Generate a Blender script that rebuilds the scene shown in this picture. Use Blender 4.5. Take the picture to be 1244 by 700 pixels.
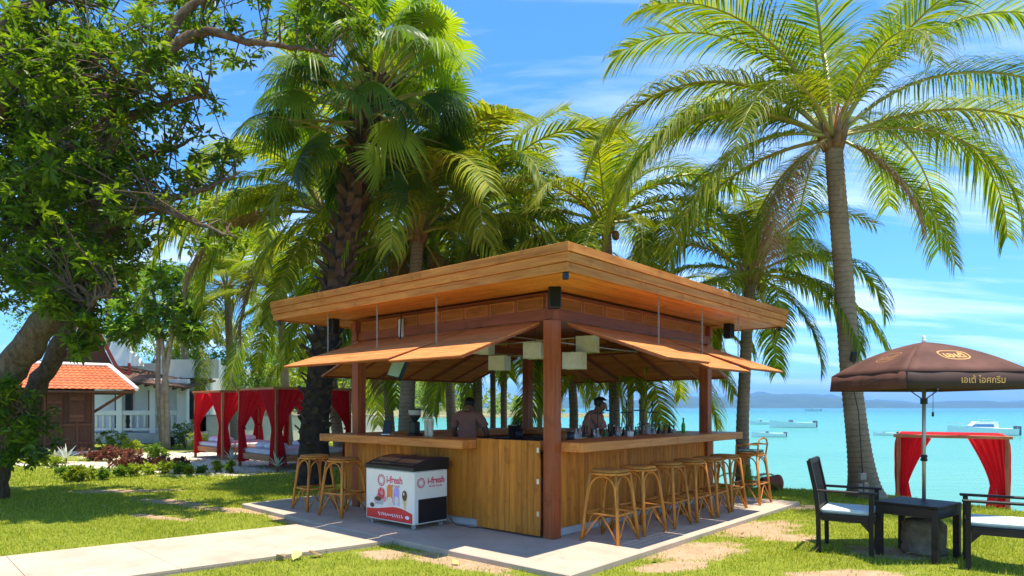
import bpy, bmesh, math, random
import numpy as np
from mathutils import Vector, Matrix, Euler
for o in list(bpy.data.objects): bpy.data.objects.remove(o)
scene = bpy.context.scene
C = scene.collection
R = math.radians
# ------------------------------------------------------------------ camera
F, HOR, EYE = 803.0, 495.0, 1.5
cam_d = bpy.data.cameras.new('camera'); cam = bpy.data.objects.new('camera', cam_d); C.objects.link(cam)
cam.location = (0, 0, EYE); cam.rotation_euler = (R(90), 0, 0)
cam_d.sensor_width = 36; cam_d.lens = 36*F/1244; cam_d.shift_y = (HOR-350)/1244
cam_d.clip_start = .1; cam_d.clip_end = 30000
scene.camera = cam
# ------------------------------------------------------------------ light
SUN_TRAVEL = Vector((-.13, .075, -1)).normalized()      # the way the sunlight travels
to_sun = -SUN_TRAVEL
sun_el = math.asin(to_sun.z); sun_az = math.atan2(to_sun.x, to_sun.y)
sd = bpy.data.lights.new('sun', 'SUN'); sd.energy = 4.2; sd.angle = R(.53); sd.color = (1, .92, .77)
sun = bpy.data.objects.new('sun', sd); C.objects.link(sun)
sun.rotation_euler = SUN_TRAVEL.to_track_quat('-Z', 'Y').to_euler(); sun.location = (5, 0, 30)
w = bpy.data.worlds.new('World'); scene.world = w; w.use_nodes = True
nt = w.node_tree; nt.nodes.clear()
def WN(t, **k):
    n = nt.nodes.new(t)
    for a, b in k.items(): setattr(n, a, b)
    return n
sky = WN('ShaderNodeTexSky', sky_type='NISHITA', sun_disc=False, sun_elevation=sun_el, sun_rotation=sun_az)
sky.air_density = 1.0; sky.dust_density = .35; sky.ozone_density = 3.0; sky.altitude = 0
geo = WN('ShaderNodeTexCoord'); sep = WN('ShaderNodeSeparateXYZ'); nt.links.new(geo.outputs['Generated'], sep.inputs[0])
def wmath(op, a, b=None, clamp=False):
    n = WN('ShaderNodeMath', operation=op, use_clamp=clamp)
    for i, v in enumerate((a, b)):
        if v is None: continue
        if isinstance(v, (int, float)): n.inputs[i].default_value = v
        else: nt.links.new(v, n.inputs[i])
    return n.outputs[0]
den = wmath('ADD', wmath('MAXIMUM', sep.outputs[2], 0.0), .18)
cx = wmath('DIVIDE', sep.outputs[0], den); cy = wmath('DIVIDE', sep.outputs[1], den)
cmb = WN('ShaderNodeCombineXYZ'); nt.links.new(cx, cmb.inputs[0]); nt.links.new(cy, cmb.inputs[1])
mp = WN('ShaderNodeMapping'); mp.inputs['Rotation'].default_value = (0, 0, R(28)); mp.inputs['Scale'].default_value = (.55, 1.9, 1)
mp.inputs['Location'].default_value = (.4, 1.3, 0)
nt.links.new(cmb.outputs[0], mp.inputs[0])
n1 = WN('ShaderNodeTexNoise'); n1.inputs['Scale'].default_value = 1.3; n1.inputs['Detail'].default_value = 9; n1.inputs['Roughness'].default_value = .62; n1.inputs['Distortion'].default_value = .5
nt.links.new(mp.outputs[0], n1.inputs['Vector'])
cr = WN('ShaderNodeValToRGB'); cr.color_ramp.elements[0].position = .46; cr.color_ramp.elements[1].position = .78
cr.color_ramp.elements[0].color = (0, 0, 0, 1); cr.color_ramp.elements[1].color = (1, 1, 1, 1)
nt.links.new(n1.outputs['Fac'], cr.inputs[0])
hz = WN('ShaderNodeMapRange', clamp=True); nt.links.new(sep.outputs[2], hz.inputs[0])
hz.inputs[1].default_value = 0.0; hz.inputs[2].default_value = .75; hz.inputs[3].default_value = 1.0; hz.inputs[4].default_value = .25
cl = wmath('MULTIPLY', cr.outputs[0], hz.outputs[0], True)
tint = WN('ShaderNodeMix', data_type='RGBA', blend_type='MULTIPLY'); tint.inputs[0].default_value = 1
nt.links.new(sky.outputs[0], tint.inputs[6]); tint.inputs[7].default_value = (.32, .66, .93, 1)
mixc = WN('ShaderNodeMix', data_type='RGBA'); nt.links.new(cl, mixc.inputs[0])
nt.links.new(tint.outputs[2], mixc.inputs[6]); mixc.inputs[7].default_value = (6.0, 6.3, 6.7, 1)
bg = WN('ShaderNodeBackground'); bg.inputs[1].default_value = .15
out = WN('ShaderNodeOutputWorld'); nt.links.new(mixc.outputs[2], bg.inputs[0]); nt.links.new(bg.outputs[0], out.inputs[0])
scene.render.engine = 'CYCLES'
scene.view_settings.view_transform = 'Standard'; scene.view_settings.look = 'None'
scene.view_settings.exposure = 1.1; scene.view_settings.gamma = 1; scene.view_settings.use_curve_mapping = False
scene.cycles.max_bounces = 8; scene.cycles.transparent_max_bounces = 8
# ------------------------------------------------------------------ helpers
def tag(o, label=None, cat=None, group=None, kind=None):
    if label: o['label'] = label
    if cat: o['category'] = cat
    if group: o['group'] = group
    if kind: o['kind'] = kind
    return o
def link(name, me, mat=None, parent=None, loc=(0, 0, 0), rot=(0, 0, 0), sc=None):
    o = bpy.data.objects.new(name, me); C.objects.link(o)
    if mat is not None and me is not None and len(me.materials) == 0: me.materials.append(mat)
    o.parent = parent; o.location = loc; o.rotation_euler = rot
    if sc is not None: o.scale = sc if hasattr(sc, '__len__') else (sc, sc, sc)
    return o
def empty(name, loc=(0, 0, 0), rz=0, label=None, cat=None, group=None):
    o = bpy.data.objects.new(name, None); C.objects.link(o); o.location = loc; o.rotation_euler = (0, 0, rz)
    o.empty_display_size = .1
    return tag(o, label, cat, group)
def copy_tree(o, parent=None):
    c = o.copy(); C.objects.link(c); c.parent = parent
    for ch in list(o.children): copy_tree(ch, c)
    return c
def np_mesh(name, V, Fc, smooth=False):
    """V (n,3) array; Fc an (m,k) array of faces"""
    V = np.asarray(V, dtype=np.float32); Fc = np.asarray(Fc, dtype=np.int32)
    me = bpy.data.meshes.new(name); m, k = Fc.shape
    me.vertices.add(len(V)); me.vertices.foreach_set('co', V.ravel())
    me.loops.add(m*k); me.loops.foreach_set('vertex_index', Fc.ravel())
    me.polygons.add(m); me.polygons.foreach_set('loop_start', np.arange(0, m*k, k, dtype=np.int32))
    try: me.polygons.foreach_set('loop_total', np.full(m, k, dtype=np.int32))
    except Exception: pass
    if smooth: me.polygons.foreach_set('use_smooth', np.ones(m, dtype=bool))
    me.update(calc_edges=True); me.validate()
    return me
class MB:
    """collects shapes, then builds ONE mesh"""
    def __init__(s): s.v = []; s.f = []; s.mi = []; s.cur = 0
    def add(s, V, Fc):
        n = len(s.v); s.v += [tuple(p) for p in V]; s.f += [tuple(i+n for i in f) for f in Fc]; s.mi += [s.cur]*len(Fc)
    def box(s, x0, x1, y0, y1, z0, z1):
        V = [(x, y, z) for z in (z0, z1) for y in (y0, y1) for x in (x0, x1)]
        s.add(V, [(0, 2, 3, 1), (4, 5, 7, 6), (0, 1, 5, 4), (2, 6, 7, 3), (0, 4, 6, 2), (1, 3, 7, 5)])
    def bar(s, p, q, wd, hg, up=(0, 0, 1)):
        p = Vector(p); q = Vector(q); d = (q-p).normalized(); u = Vector(up)
        sd_ = d.cross(u)
        if sd_.length < 1e-4: sd_ = d.cross(Vector((1, 0, 0)))
        sd_.normalize(); u = sd_.cross(d).normalized()
        V = [c + sd_*(i*wd/2) + u*(j*hg/2) for c in (p, q) for i, j in ((-1, -1), (1, -1), (1, 1), (-1, 1))]
        s.add(V, [(3, 2, 1, 0), (4, 5, 6, 7), (0, 1, 5, 4), (1, 2, 6, 5), (2, 3, 7, 6), (3, 0, 4, 7)])
    def tube(s, pts, rad, n=8, caps=True):
        pts = [Vector(p) for p in pts]; m = len(pts)
        rad = [rad]*m if isinstance(rad, (int, float)) else rad
        nrm = None; rings = []
        for i, p in enumerate(pts):
            t = (pts[min(i+1, m-1)]-pts[max(i-1, 0)]).normalized()
            if nrm is None:
                nrm = t.cross(Vector((0, 0, 1)))
                if nrm.length < 1e-3: nrm = t.cross(Vector((1, 0, 0)))
            nrm = (nrm - t*nrm.dot(t)).normalized(); bi = t.cross(nrm)
            rings.append([p + (nrm*math.cos(2*math.pi*k/n) + bi*math.sin(2*math.pi*k/n))*rad[i] for k in range(n)])
        V = [v for r in rings for v in r]
        Fc = [(i*n+k, i*n+(k+1) % n, (i+1)*n+(k+1) % n, (i+1)*n+k) for i in range(m-1) for k in range(n)]
        if caps: Fc += [tuple(reversed(range(n))), tuple(range((m-1)*n, m*n))]
        s.add(V, Fc)
    def lathe(s, prof, n=16, c=(0, 0, 0), caps=True):
        m = len(prof)
        V = [(c[0]+r*math.cos(2*math.pi*k/n), c[1]+r*math.sin(2*math.pi*k/n), c[2]+z) for r, z in prof for k in range(n)]
        Fc = [(i*n+k, i*n+(k+1) % n, (i+1)*n+(k+1) % n, (i+1)*n+k) for i in range(m-1) for k in range(n)]
        if caps: Fc += [tuple(reversed(range(n))), tuple(range((m-1)*n, m*n))]
        s.add(V, Fc)
    def ell(s, c, r, nu=12, nv=8):
        V = []; Fc = []
        for j in range(nv+1):
            th = math.pi*j/nv
            for i in range(nu):
                ph = 2*math.pi*i/nu
                V.append((c[0]+r[0]*math.sin(th)*math.cos(ph), c[1]+r[1]*math.sin(th)*math.sin(ph), c[2]+r[2]*math.cos(th)))
        for j in range(nv):
            for i in range(nu):
                Fc.append((j*nu+i, (j+1)*nu+i, (j+1)*nu+(i+1) % nu, j*nu+(i+1) % nu))
        s.add(V, Fc)
    def prism(s, poly, z0, z1):
        n = len(poly); V = [(x, y, z0) for x, y in poly]+[(x, y, z1) for x, y in poly]
        s.add(V, [tuple(reversed(range(n))), tuple(range(n, 2*n))]+[(i, (i+1) % n, n+(i+1) % n, n+i) for i in range(n)])
    def mesh(s, name, mats=None, smooth=False, bev=0, weld=False):
        me = bpy.data.meshes.new(name); me.from_pydata(s.v, [], s.f)
        if mats is not None:
            for m in (mats if isinstance(mats, (list, tuple)) else [mats]): me.materials.append(m)
            me.polygons.foreach_set('material_index', s.mi)
        if bev or weld:
            bm = bmesh.new(); bm.from_mesh(me)
            if weld: bmesh.ops.remove_doubles(bm, verts=bm.verts, dist=1e-4)
            if bev: bmesh.ops.bevel(bm, geom=list(bm.edges), offset=bev, segments=1, affect='EDGES', clamp_overlap=True)
            bm.to_mesh(me); bm.free()
        if smooth: me.polygons.foreach_set('use_smooth', [True]*len(me.polygons))
        me.update(); return me
    def build(s, name, mats, parent=None, loc=(0, 0, 0), rot=(0, 0, 0), smooth=False, bev=0, weld=False):
        return link(name, s.mesh(name, mats, smooth, bev, weld), None, parent, loc, rot)
_bc = {}
def board(name, parent, x0, x1, y0, y1, z0, z1, mat, bev=.004, rot=(0, 0, 0)):
    """one plank: its own object, mesh shared between alike planks"""
    k = (round(x1-x0, 3), round(y1-y0, 3), round(z1-z0, 3), mat.name, bev)
    if k not in _bc:
        b = MB(); b.box(-k[0]/2, k[0]/2, -k[1]/2, k[1]/2, -k[2]/2, k[2]/2)
        _bc[k] = b.mesh(name, mat, bev=bev)
    return link(name, _bc[k], None, parent, ((x0+x1)/2, (y0+y1)/2, (z0+z1)/2), rot)
def G(px, py, z=-.06):
    Y = F*(EYE-z)/(py-HOR); return Vector(((px-622)/F*Y, Y, z))
def P(px, py, Y):
    return Vector(((px-622)/F*Y, Y, EYE-(py-HOR)/F*Y))
# ------------------------------------------------------------------ materials
def newmat(name):
    m = bpy.data.materials.new(name); m.use_nodes = True; n = m.node_tree; n.nodes.clear()
    o = n.nodes.new('ShaderNodeOutputMaterial'); b = n.nodes.new('ShaderNodeBsdfPrincipled'); n.links.new(b.outputs[0], o.inputs[0])
    return m, n, b, o
def nd(n, t, **k):
    x = n.nodes.new(t)
    for a, b in k.items(): setattr(x, a, b)
    return x
def ramp(n, fac, stops):
    r = nd(n, 'ShaderNodeValToRGB'); e = r.color_ramp.elements
    while len(e) < len(stops): e.new(.5)
    for i, (p, c) in enumerate(stops): e[i].position = p; e[i].color = (*c, 1)
    n.links.new(fac, r.inputs[0]); return r.outputs[0]
def noise(n, vec, scale, detail=4, rough=.55, dist=0):
    x = nd(n, 'ShaderNodeTexNoise'); x.inputs['Scale'].default_value = scale; x.inputs['Detail'].default_value = detail
    x.inputs['Roughness'].default_value = rough; x.inputs['Distortion'].default_value = dist
    if vec is not None: n.links.new(vec, x.inputs['Vector'])
    return x.outputs['Fac']
def mixcol(n, fac, a, b, mode='MIX'):
    x = nd(n, 'ShaderNodeMix', data_type='RGBA', blend_type=mode)
    for s, v in ((0, fac), (6, a), (7, b)):
        if isinstance(v, (int, float)): x.inputs[s].default_value = v
        elif isinstance(v, tuple): x.inputs[s].default_value = (*v, 1)
        else: n.links.new(v, x.inputs[s])
    return x.outputs[2]
def bump(n, b, h, dist=.01, st=.5):
    x = nd(n, 'ShaderNodeBump'); x.inputs['Distance'].default_value = dist; x.inputs['Strength'].default_value = st
    n.links.new(h, x.inputs['Height']); n.links.new(x.outputs[0], b.inputs['Normal'])
def objvec(n, scale=(1, 1, 1), rnd=True):
    tc = nd(n, 'ShaderNodeTexCoord'); mp_ = nd(n, 'ShaderNodeMapping'); mp_.inputs['Scale'].default_value = scale
    n.links.new(tc.outputs['Object'], mp_.inputs[0])
    if not rnd: return mp_.outputs[0]
    oi = nd(n, 'ShaderNodeObjectInfo'); ad = nd(n, 'ShaderNodeVectorMath', operation='MULTIPLY_ADD')
    cb = nd(n, 'ShaderNodeCombineXYZ')
    for i in range(3): n.links.new(oi.outputs['Random'], cb.inputs[i])
    n.links.new(cb.outputs[0], ad.inputs[0]); ad.inputs[1].default_value = (37, 53, 71); n.links.new(mp_.outputs[0], ad.inputs[2])
    return ad.outputs[0]
def plain(name, col, rough=.6, var=.12, scale=6, spec=.4, metal=0, bmp=0):
    m, n, b, o = newmat(name); v = objvec(n)
    f = noise(n, v, scale, 5)
    lo = tuple(max(0, c*(1-var)) for c in col); hi = tuple(min(1, c*(1+var)) for c in col)
    n.links.new(ramp(n, f, [(.3, lo), (.7, hi)]), b.inputs['Base Color'])
    b.inputs['Roughness'].default_value = rough; b.inputs['Specular IOR Level'].default_value = spec; b.inputs['Metallic'].default_value = metal
    if bmp: bump(n, b, noise(n, v, scale*6, 4), .01, bmp)
    return m
def wood(name, dark, light, axis=0, rough=.5, spec=.35, grain=16, var=.3, bmp=.15):
    m, n, b, o = newmat(name)
    s = [grain]*3; s[axis] = 1.1
    v = objvec(n, tuple(s))
    f = noise(n, v, 1.6, 6, .6, .6)
    c = ramp(n, f, [(.32, dark), (.52, tuple((a+b_)/2 for a, b_ in zip(dark, light))), (.72, light)])
    kn = noise(n, objvec(n, (2, 2, 2)), 2.2, 3)
    c = mixcol(n, ramp(n, kn, [(.58, (0, 0, 0)), (.72, (.55, .55, .55))]), c, tuple(a*.55 for a in dark))
    wth = noise(n, objvec(n, (1, 1, 1)), 1.7, 6, .7, .8)          # sun-faded and water-stained areas
    c = mixcol(n, ramp(n, wth, [(.56, (0, 0, 0)), (.78, (.5, .5, .5))]), c, tuple(min(1, a*.75+.06) for a in light))
    c = mixcol(n, ramp(n, wth, [(.24, (.45, .45, .45)), (.42, (0, 0, 0))]), c, tuple(a*.6 for a in dark))
    oi = nd(n, 'ShaderNodeObjectInfo'); hs = nd(n, 'ShaderNodeHueSaturation')
    mr = nd(n, 'ShaderNodeMapRange'); n.links.new(oi.outputs['Random'], mr.inputs[0]); mr.inputs[3].default_value = 1-var; mr.inputs[4].default_value = 1+var
    n.links.new(mr.outputs[0], hs.inputs['Value']); n.links.new(c, hs.inputs['Color'])
    n.links.new(hs.outputs[0], b.inputs['Base Color'])
    b.inputs['Roughness'].default_value = rough; b.inputs['Specular IOR Level'].default_value = spec
    bump(n, b, f, .004, bmp)
    return m
def foliage(name, cols, trans=.38, tcol=None, rough=.42, island=True, spec=.35):
    m, n, b, o = newmat(name)
    if island:
        gi = nd(n, 'ShaderNodeNewGeometry'); f = gi.outputs['Random Per Island']
    else:
        oi = nd(n, 'ShaderNodeObjectInfo'); f = oi.outputs['Random']
    c = ramp(n, f, [(i/(len(cols)-1), k) for i, k in enumerate(cols)])
    oi2 = nd(n, 'ShaderNodeObjectInfo'); hs = nd(n, 'ShaderNodeHueSaturation')
    mr = nd(n, 'ShaderNodeMapRange'); n.links.new(oi2.outputs['Random'], mr.inputs[0]); mr.inputs[3].default_value = .8; mr.inputs[4].default_value = 1.25
    n.links.new(mr.outputs[0], hs.inputs['Value']); n.links.new(c, hs.inputs['Color']); c = hs.outputs[0]
    n.links.new(c, b.inputs['Base Color']); b.inputs['Roughness'].default_value = rough; b.inputs['Specular IOR Level'].default_value = spec
    t = nd(n, 'ShaderNodeBsdfTranslucent'); mx = nd(n, 'ShaderNodeMixShader'); mx.inputs[0].default_value = trans
    n.links.new(mixcol(n, 1.0, c, tcol or (1.7, 1.75, .6), 'MULTIPLY'), t.inputs[0])
    n.links.new(b.outputs[0], mx.inputs[1]); n.links.new(t.outputs[0], mx.inputs[2]); n.links.new(mx.outputs[0], o.inputs[0])
    return m
M = {}
M['fascia0'] = wood('fascia_wood_long', (.42, .125, .026), (.68, .265, .062), 0, .62, .15, var=.14)
M['fascia1'] = wood('fascia_wood_cross', (.42, .125, .026), (.68, .265, .062), 1, .62, .15, var=.14)
M['red0'] = wood('red_timber_x', (.22, .048, .014), (.36, .09, .028), 0, .45, .25)
M['red1'] = wood('red_timber_y', (.22, .048, .014), (.36, .09, .028), 1, .45, .25)
M['red2'] = wood('red_timber_z', (.25, .052, .014), (.40, .10, .03), 2, .42, .3, var=.08)
M['soffit'] = wood('soffit_wood', (.55, .18, .035), (.78, .33, .085), 0, .5, .25, var=.12)
M['flap0'] = wood('flap_board_x', (.46, .145, .04), (.70, .27, .085), 0, .6, .2, var=.14)
M['flap1'] = wood('flap_board_y', (.44, .16, .045), (.68, .30, .10), 1, .6, .2, var=.14)
M['plank'] = wood('bar_front_plank', (.44, .135, .014), (.66, .25, .03), 2, .5, .2, var=.18)
M['count0'] = wood('counter_wood_x', (.50, .15, .03), (.74, .29, .07), 0, .42, .3, var=.1)
M['count1'] = wood('counter_wood_y', (.50, .15, .03), (.74, .29, .07), 1, .42, .3, var=.1)
M['rattan'] = wood('rattan_cane', (.44, .15, .022), (.70, .30, .058), 2, .5, .2, var=.16)
M['weave'] = wood('rattan_seat', (.34, .125, .022), (.52, .225, .05), 0, .6, .15, var=.16)
M['dark'] = plain('black_plastic', (.015, .015, .017), .4, .2)
M['darkwood'] = wood('black_brown_wood', (.018, .012, .010), (.045, .030, .025), 0, .5, .18, var=.2)
M['steel'] = plain('steel', (.55, .55, .56), .3, .1, 8, .5, 1)
M['chain'] = plain('old_chain', (.34, .30, .26), .45, .25, 30, .5, .8)
M['glass_white'] = plain('lamp_shade_cream', (.66, .68, .80), .5, .12, 9)
M['white'] = plain('white_paint', (.82, .77, .68), .35, .03)
M['offwhite'] = plain('white_plaster', (.84, .82, .78), .8, .06, 2)
M['cushion'] = plain('pale_cushion', (.62, .68, .64), .85, .06, 12, .2, 0, .2)
M['red_print'] = plain('red_print', (.72, .03, .03), .35, .04)
M['pink_print'] = plain('crimson_print', (.62, .045, .11), .35, .04)
M['gold'] = plain('gold_print', (.66, .36, .10), .5, .08)
M['white_print'] = plain('white_print', (.85, .85, .85), .4, .03)
M['concrete_block'] = plain('plinth_concrete', (.50, .48, .47), .85, .12, 5, .2, 0, .3)
# ================================================================== THE SETTING
UR = Vector((.661, .750, 0)); UL = Vector((-.750, .661, 0)); P0 = Vector((.46, 7.58, 0)); BROT = math.atan2(.750, .661)
def W(a, b, z=0): return P0 + UR*a + UL*b + Vector((0, 0, z))
LAND = np.array([(40, -30), (20, -5), (14, 3), (10.5, 7.2), (8.3, 9.4), (7.3, 10.9), (6.9, 11.9), (6.0, 12.6), (4.8, 13.2), (3.6, 15.5), (2.6, 18.5),
                 (0, 20.5), (-3.6, 21), (-5.2, 24), (-9, 36), (-16, 60), (-40, 110), (-140, 160), (-140, -60), (40, -60)], float)
def poly_inside(poly, X, Y):
    ins = np.zeros(X.shape, bool); n = len(poly)
    for i in range(n):
        x0, y0 = poly[i]; x1, y1 = poly[(i+1) % n]
        if y0 == y1: continue
        c = ((y0 > Y) != (y1 > Y)) & (X < (x1-x0)*(Y-y0)/(y1-y0)+x0); ins ^= c
    return ins
def poly_dist(poly, X, Y):
    d = np.full(X.shape, 1e9); n = len(poly)
    for i in range(n):
        x0, y0 = poly[i]; x1, y1 = poly[(i+1) % n]; dx, dy = x1-x0, y1-y0
        t = np.clip(((X-x0)*dx+(Y-y0)*dy)/(dx*dx+dy*dy), 0, 1)
        d = np.minimum(d, np.hypot(X-x0-t*dx, Y-y0-t*dy))
    return np.where(poly_inside(poly, X, Y), d, -d)
def wob(X, Y, s=1.0, k=0):
    return (np.sin(X*1.7*s+k)+np.sin(Y*2.1*s+1.3*k+.6)+np.sin((X+Y)*1.1*s+2+k)+np.sin((X*.8-Y*1.4)*2.3*s+k))/4
def ground_z(X, Y):
    d = poly_dist(LAND, X, Y)+.25*wob(X, Y, 1.2)
    s1 = np.clip((.35-d)/.9, 0, 1); s1 = s1*s1*(3-2*s1)
    s2 = np.clip((-4.6-d)/11, 0, 1)
    return -.06 - 1.06*s1 - 3.4*s2 + .012*wob(X, Y, .9, 2)
# bare earth: (x, y, rx, ry, angle) ; pale sand the same way
DIRT = [(-.55, 6.7, .85, .30, 140), (-1.35, 7.05, .38, .22, 140), (2.0, 7.15, .75, .4, 40), (3.15, 8.5, .85, .42, 35), (1.55, 6.5, .5, .2, 20), (3.1, 6.1, .7, .22, 5), (4.15, 7.1, .55, .35, 0), (3.3, 7.9, .4, .25, 20),
        (-3.0, 9.05, .95, .16, 130), (-4.2, 10.0, 1.2, .2, 160), (-5.6, 10.9, 1.1, .25, 150), (-4.9, 9.3, .8, .14, 155), (4.6, 10.3, .6, .25, 10), (-7.2, 12.3, 1.2, .3, 10)]
SAND = [(-7.1, 17.0, 2.9, 1.9, 0), (-9.2, 17.9, 3.0, 1.5, 0), (-6.4, 19.0, 3.6, 2.6, 0), (-9.8, 21.3, 4.0, 2.4, 0), (-11.8, 18.2, 2.2, .9, 0)]
def spots(lst, X, Y):
    f = np.zeros(X.shape)
    for x, y, rx, ry, a in lst:
        c, s = math.cos(R(a)), math.sin(R(a)); u = (X-x)*c+(Y-y)*s; v = -(X-x)*s+(Y-y)*c
        e = np.sqrt((u/rx)**2+(v/ry)**2)+.22*wob(X, Y, 3.0, x)+.30*wob(X, Y, 9.0, x+y)
        f = np.maximum(f, np.clip((1.3-e)/.75, 0, 1))
    return f
def axis_(a0, a1, d0, b0, b1, d1):
    out_ = list(np.arange(a0, a1, d0)); step = d0; v = a1
    while v < b1: out_.append(v); step = min(step*1.25, d1); v += step
    out_.append(b1); step = d0; v = a0-d0; pre = []
    while v > b0: pre.append(v); step = min(step*1.25, d1); v -= step
    pre.append(b0); return np.array(pre[::-1]+out_)
gx = axis_(-13, 10.5, .12, -130, 60, 6); gy = axis_(5, 22, .12, -50, 140, 6)
GX, GY = np.meshgrid(gx, gy); GZ = ground_z(GX, GY)
nx, ny = len(gx), len(gy); ii = np.arange(nx*ny).reshape(ny, nx)
gf = np.stack([ii[:-1, :-1].ravel(), ii[:-1, 1:].ravel(), ii[1:, 1:].ravel(), ii[1:, :-1].ravel()], 1)
gme = np_mesh('ground', np.stack([GX.ravel(), GY.ravel(), GZ.ravel()], 1), gf, True)
for nm, arr in (('dirt', spots(DIRT, GX, GY)), ('sand', np.maximum(spots(SAND, GX, GY), np.clip((-.1-poly_dist(LAND, GX, GY))/.5, 0, 1)))):
    at_ = gme.attributes.new(nm, 'FLOAT', 'POINT'); at_.data.foreach_set('value', arr.ravel().astype(np.float32))
m, n, b, o = newmat('lawn_soil_sand')
tcg = nd(n, 'ShaderNodeTexCoord'); gv = tcg.outputs['Object']
a1 = nd(n, 'ShaderNodeAttribute', attribute_name='dirt'); a2 = nd(n, 'ShaderNodeAttribute', attribute_name='sand')
big = noise(n, gv, .9, 4, .6); fine = noise(n, gv, 38, 5, .7); mid = noise(n, gv, 6, 5, .65)
gcol = mixcol(n, big, ramp(n, mid, [(.3, (.14, .19, .014)), (.7, (.24, .29, .03))]), ramp(n, mid, [(.3, (.20, .23, .022)), (.7, (.33, .33, .05))]))
gcol = mixcol(n, ramp(n, fine, [(.35, (0, 0, 0)), (.7, (.6, .6, .6))]), gcol, (.13, .15, .018))
dcol = ramp(n, mid, [(.25, (.34, .215, .12)), (.75, (.52, .37, .235))]); dcol = mixcol(n, ramp(n, fine, [(.45, (0, 0, 0)), (.75, (.5, .5, .5))]), dcol, (.30, .20, .12))
scol = ramp(n, mid, [(.25, (.52, .43, .34)), (.75, (.70, .61, .51))]); scol = mixcol(n, ramp(n, fine, [(.5, (0, 0, 0)), (.7, (.55, .55, .55))]), scol, (.36, .28, .21))
def edge_(att):
    ad = nd(n, 'ShaderNodeMath', operation='MULTIPLY_ADD'); n.links.new(att.outputs['Fac'], ad.inputs[0]); ad.inputs[1].default_value = 1.2
    sb = nd(n, 'ShaderNodeMath', operation='MULTIPLY_ADD'); n.links.new(noise(n, gv, 9, 6, .75), sb.inputs[0]); sb.inputs[1].default_value = 1.4; sb.inputs[2].default_value = -.95
    n.links.new(sb.outputs[0], ad.inputs[2]); return ramp(n, ad.outputs[0], [(.22, (0, 0, 0)), (.62, (1, 1, 1))])
gcol = mixcol(n, edge_(a1), gcol, dcol); gcol = mixcol(n, edge_(a2), gcol, scol)
n.links.new(gcol, b.inputs['Base Color']); b.inputs['Roughness'].default_value = .95; b.inputs['Specular IOR Level'].default_value = .1
bump(n, b, fine, .03, .6)
tag(link('ground', gme, m), kind='structure')
# sea
m, n, b, o = newmat('turquoise_water')
tcg = nd(n, 'ShaderNodeTexCoord'); sv = nd(n, 'ShaderNodeSeparateXYZ'); n.links.new(tcg.outputs['Object'], sv.inputs[0])
dv = nd(n, 'ShaderNodeMapRange', clamp=True); n.links.new(sv.outputs[1], dv.inputs[0]); dv.inputs[1].default_value = 15; dv.inputs[2].default_value = 600
pw = nd(n, 'ShaderNodeMath', operation='POWER'); n.links.new(dv.outputs[0], pw.inputs[0]); pw.inputs[1].default_value = .5
mpw = nd(n, 'ShaderNodeMapping'); mpw.inputs['Scale'].default_value = (.35, 1, 1); n.links.new(tcg.outputs['Object'], mpw.inputs[0])
ptch = noise(n, mpw.outputs[0], .05, 5, .6)
wc = ramp(n, pw.outputs[0], [(0, (.16, .37, .275)), (.3, (.095, .315, .235)), (.65, (.045, .255, .20)), (1, (.010, .15, .15))])
wc = mixcol(n, ramp(n, ptch, [(.4, (0, 0, 0)), (.7, (.4, .4, .4))]), wc, (.035, .225, .185))
n.links.new(wc, b.inputs['Base Color']); b.inputs['Roughness'].default_value = .22; b.inputs['IOR'].default_value = 1.33; b.inputs['Specular IOR Level'].default_value = .2
wh = noise(n, mpw.outputs[0], 1.1, 7, .68, .6); bump(n, b, wh, .5, .55)
sx = [-9000, -1500, -400, -120, -40, 0, 40, 120, 400, 1500, 9000]; sy = [-60, 0, 12, 30, 60, 120, 300, 800, 2500, 9000]
sme = bpy.data.meshes.new('sea'); sme.from_pydata([(x, y, -2.5) for y in sy for x in sx], [], [(j*11+i, j*11+i+1, (j+1)*11+i+1, (j+1)*11+i) for j in range(9) for i in range(10)])
tag(link('sea', sme, m), kind='structure')
# far hills across the bay
def ridge(name, Y, depth, pts, seed, mat):
    rs = random.Random(seed); xs = np.linspace(pts[0][0], pts[-1][0], 150)
    hs = np.interp(xs, [p[0] for p in pts], [p[1] for p in pts])
    hs = np.maximum(hs*.82*(1+.10*np.sin(xs/97+seed)+.07*np.sin(xs/41+2*seed)+.05*np.sin(xs/19+seed)), 0)
    rows = [(0, -.02), (.18, .42), (.38, .72), (.6, .93), (.8, 1.0), (1, .8)]
    V = []
    for t, k in rows:
        for x, h in zip(xs, hs):
            V.append((x+rs.uniform(-6, 6), Y+depth*t, -2.8+h*k*(1+.10*math.sin(x/33+t*9)*(t < .8))))
    nn = len(xs); Fc = [(j*nn+i, j*nn+i+1, (j+1)*nn+i+1, (j+1)*nn+i) for j in range(len(rows)-1) for i in range(nn-1)]
    return tag(link(name, np_mesh(name, V, Fc, True), mat), kind='structure')
M['hill'] = plain('far_forest_hill', (.045, .085, .03), .9, .35, .012, .1)
ridge('hills', 3600, 900, [(-900, 20), (200, 40), (420, 95), (700, 50), (950, 60), (1500, 85), (1850, 100), (2050, 80), (2350, 40), (2600, 25), (2850, 52), (3050, 48), (3600, 25), (4300, 15)], 3, M['hill'])
ridge('hills', 5200, 900, [(200, 40), (900, 80), (1700, 130), (2400, 165), (3000, 100), (3600, 50), (4600, 70), (5400, 40)], 5, M['hill'])
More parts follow.
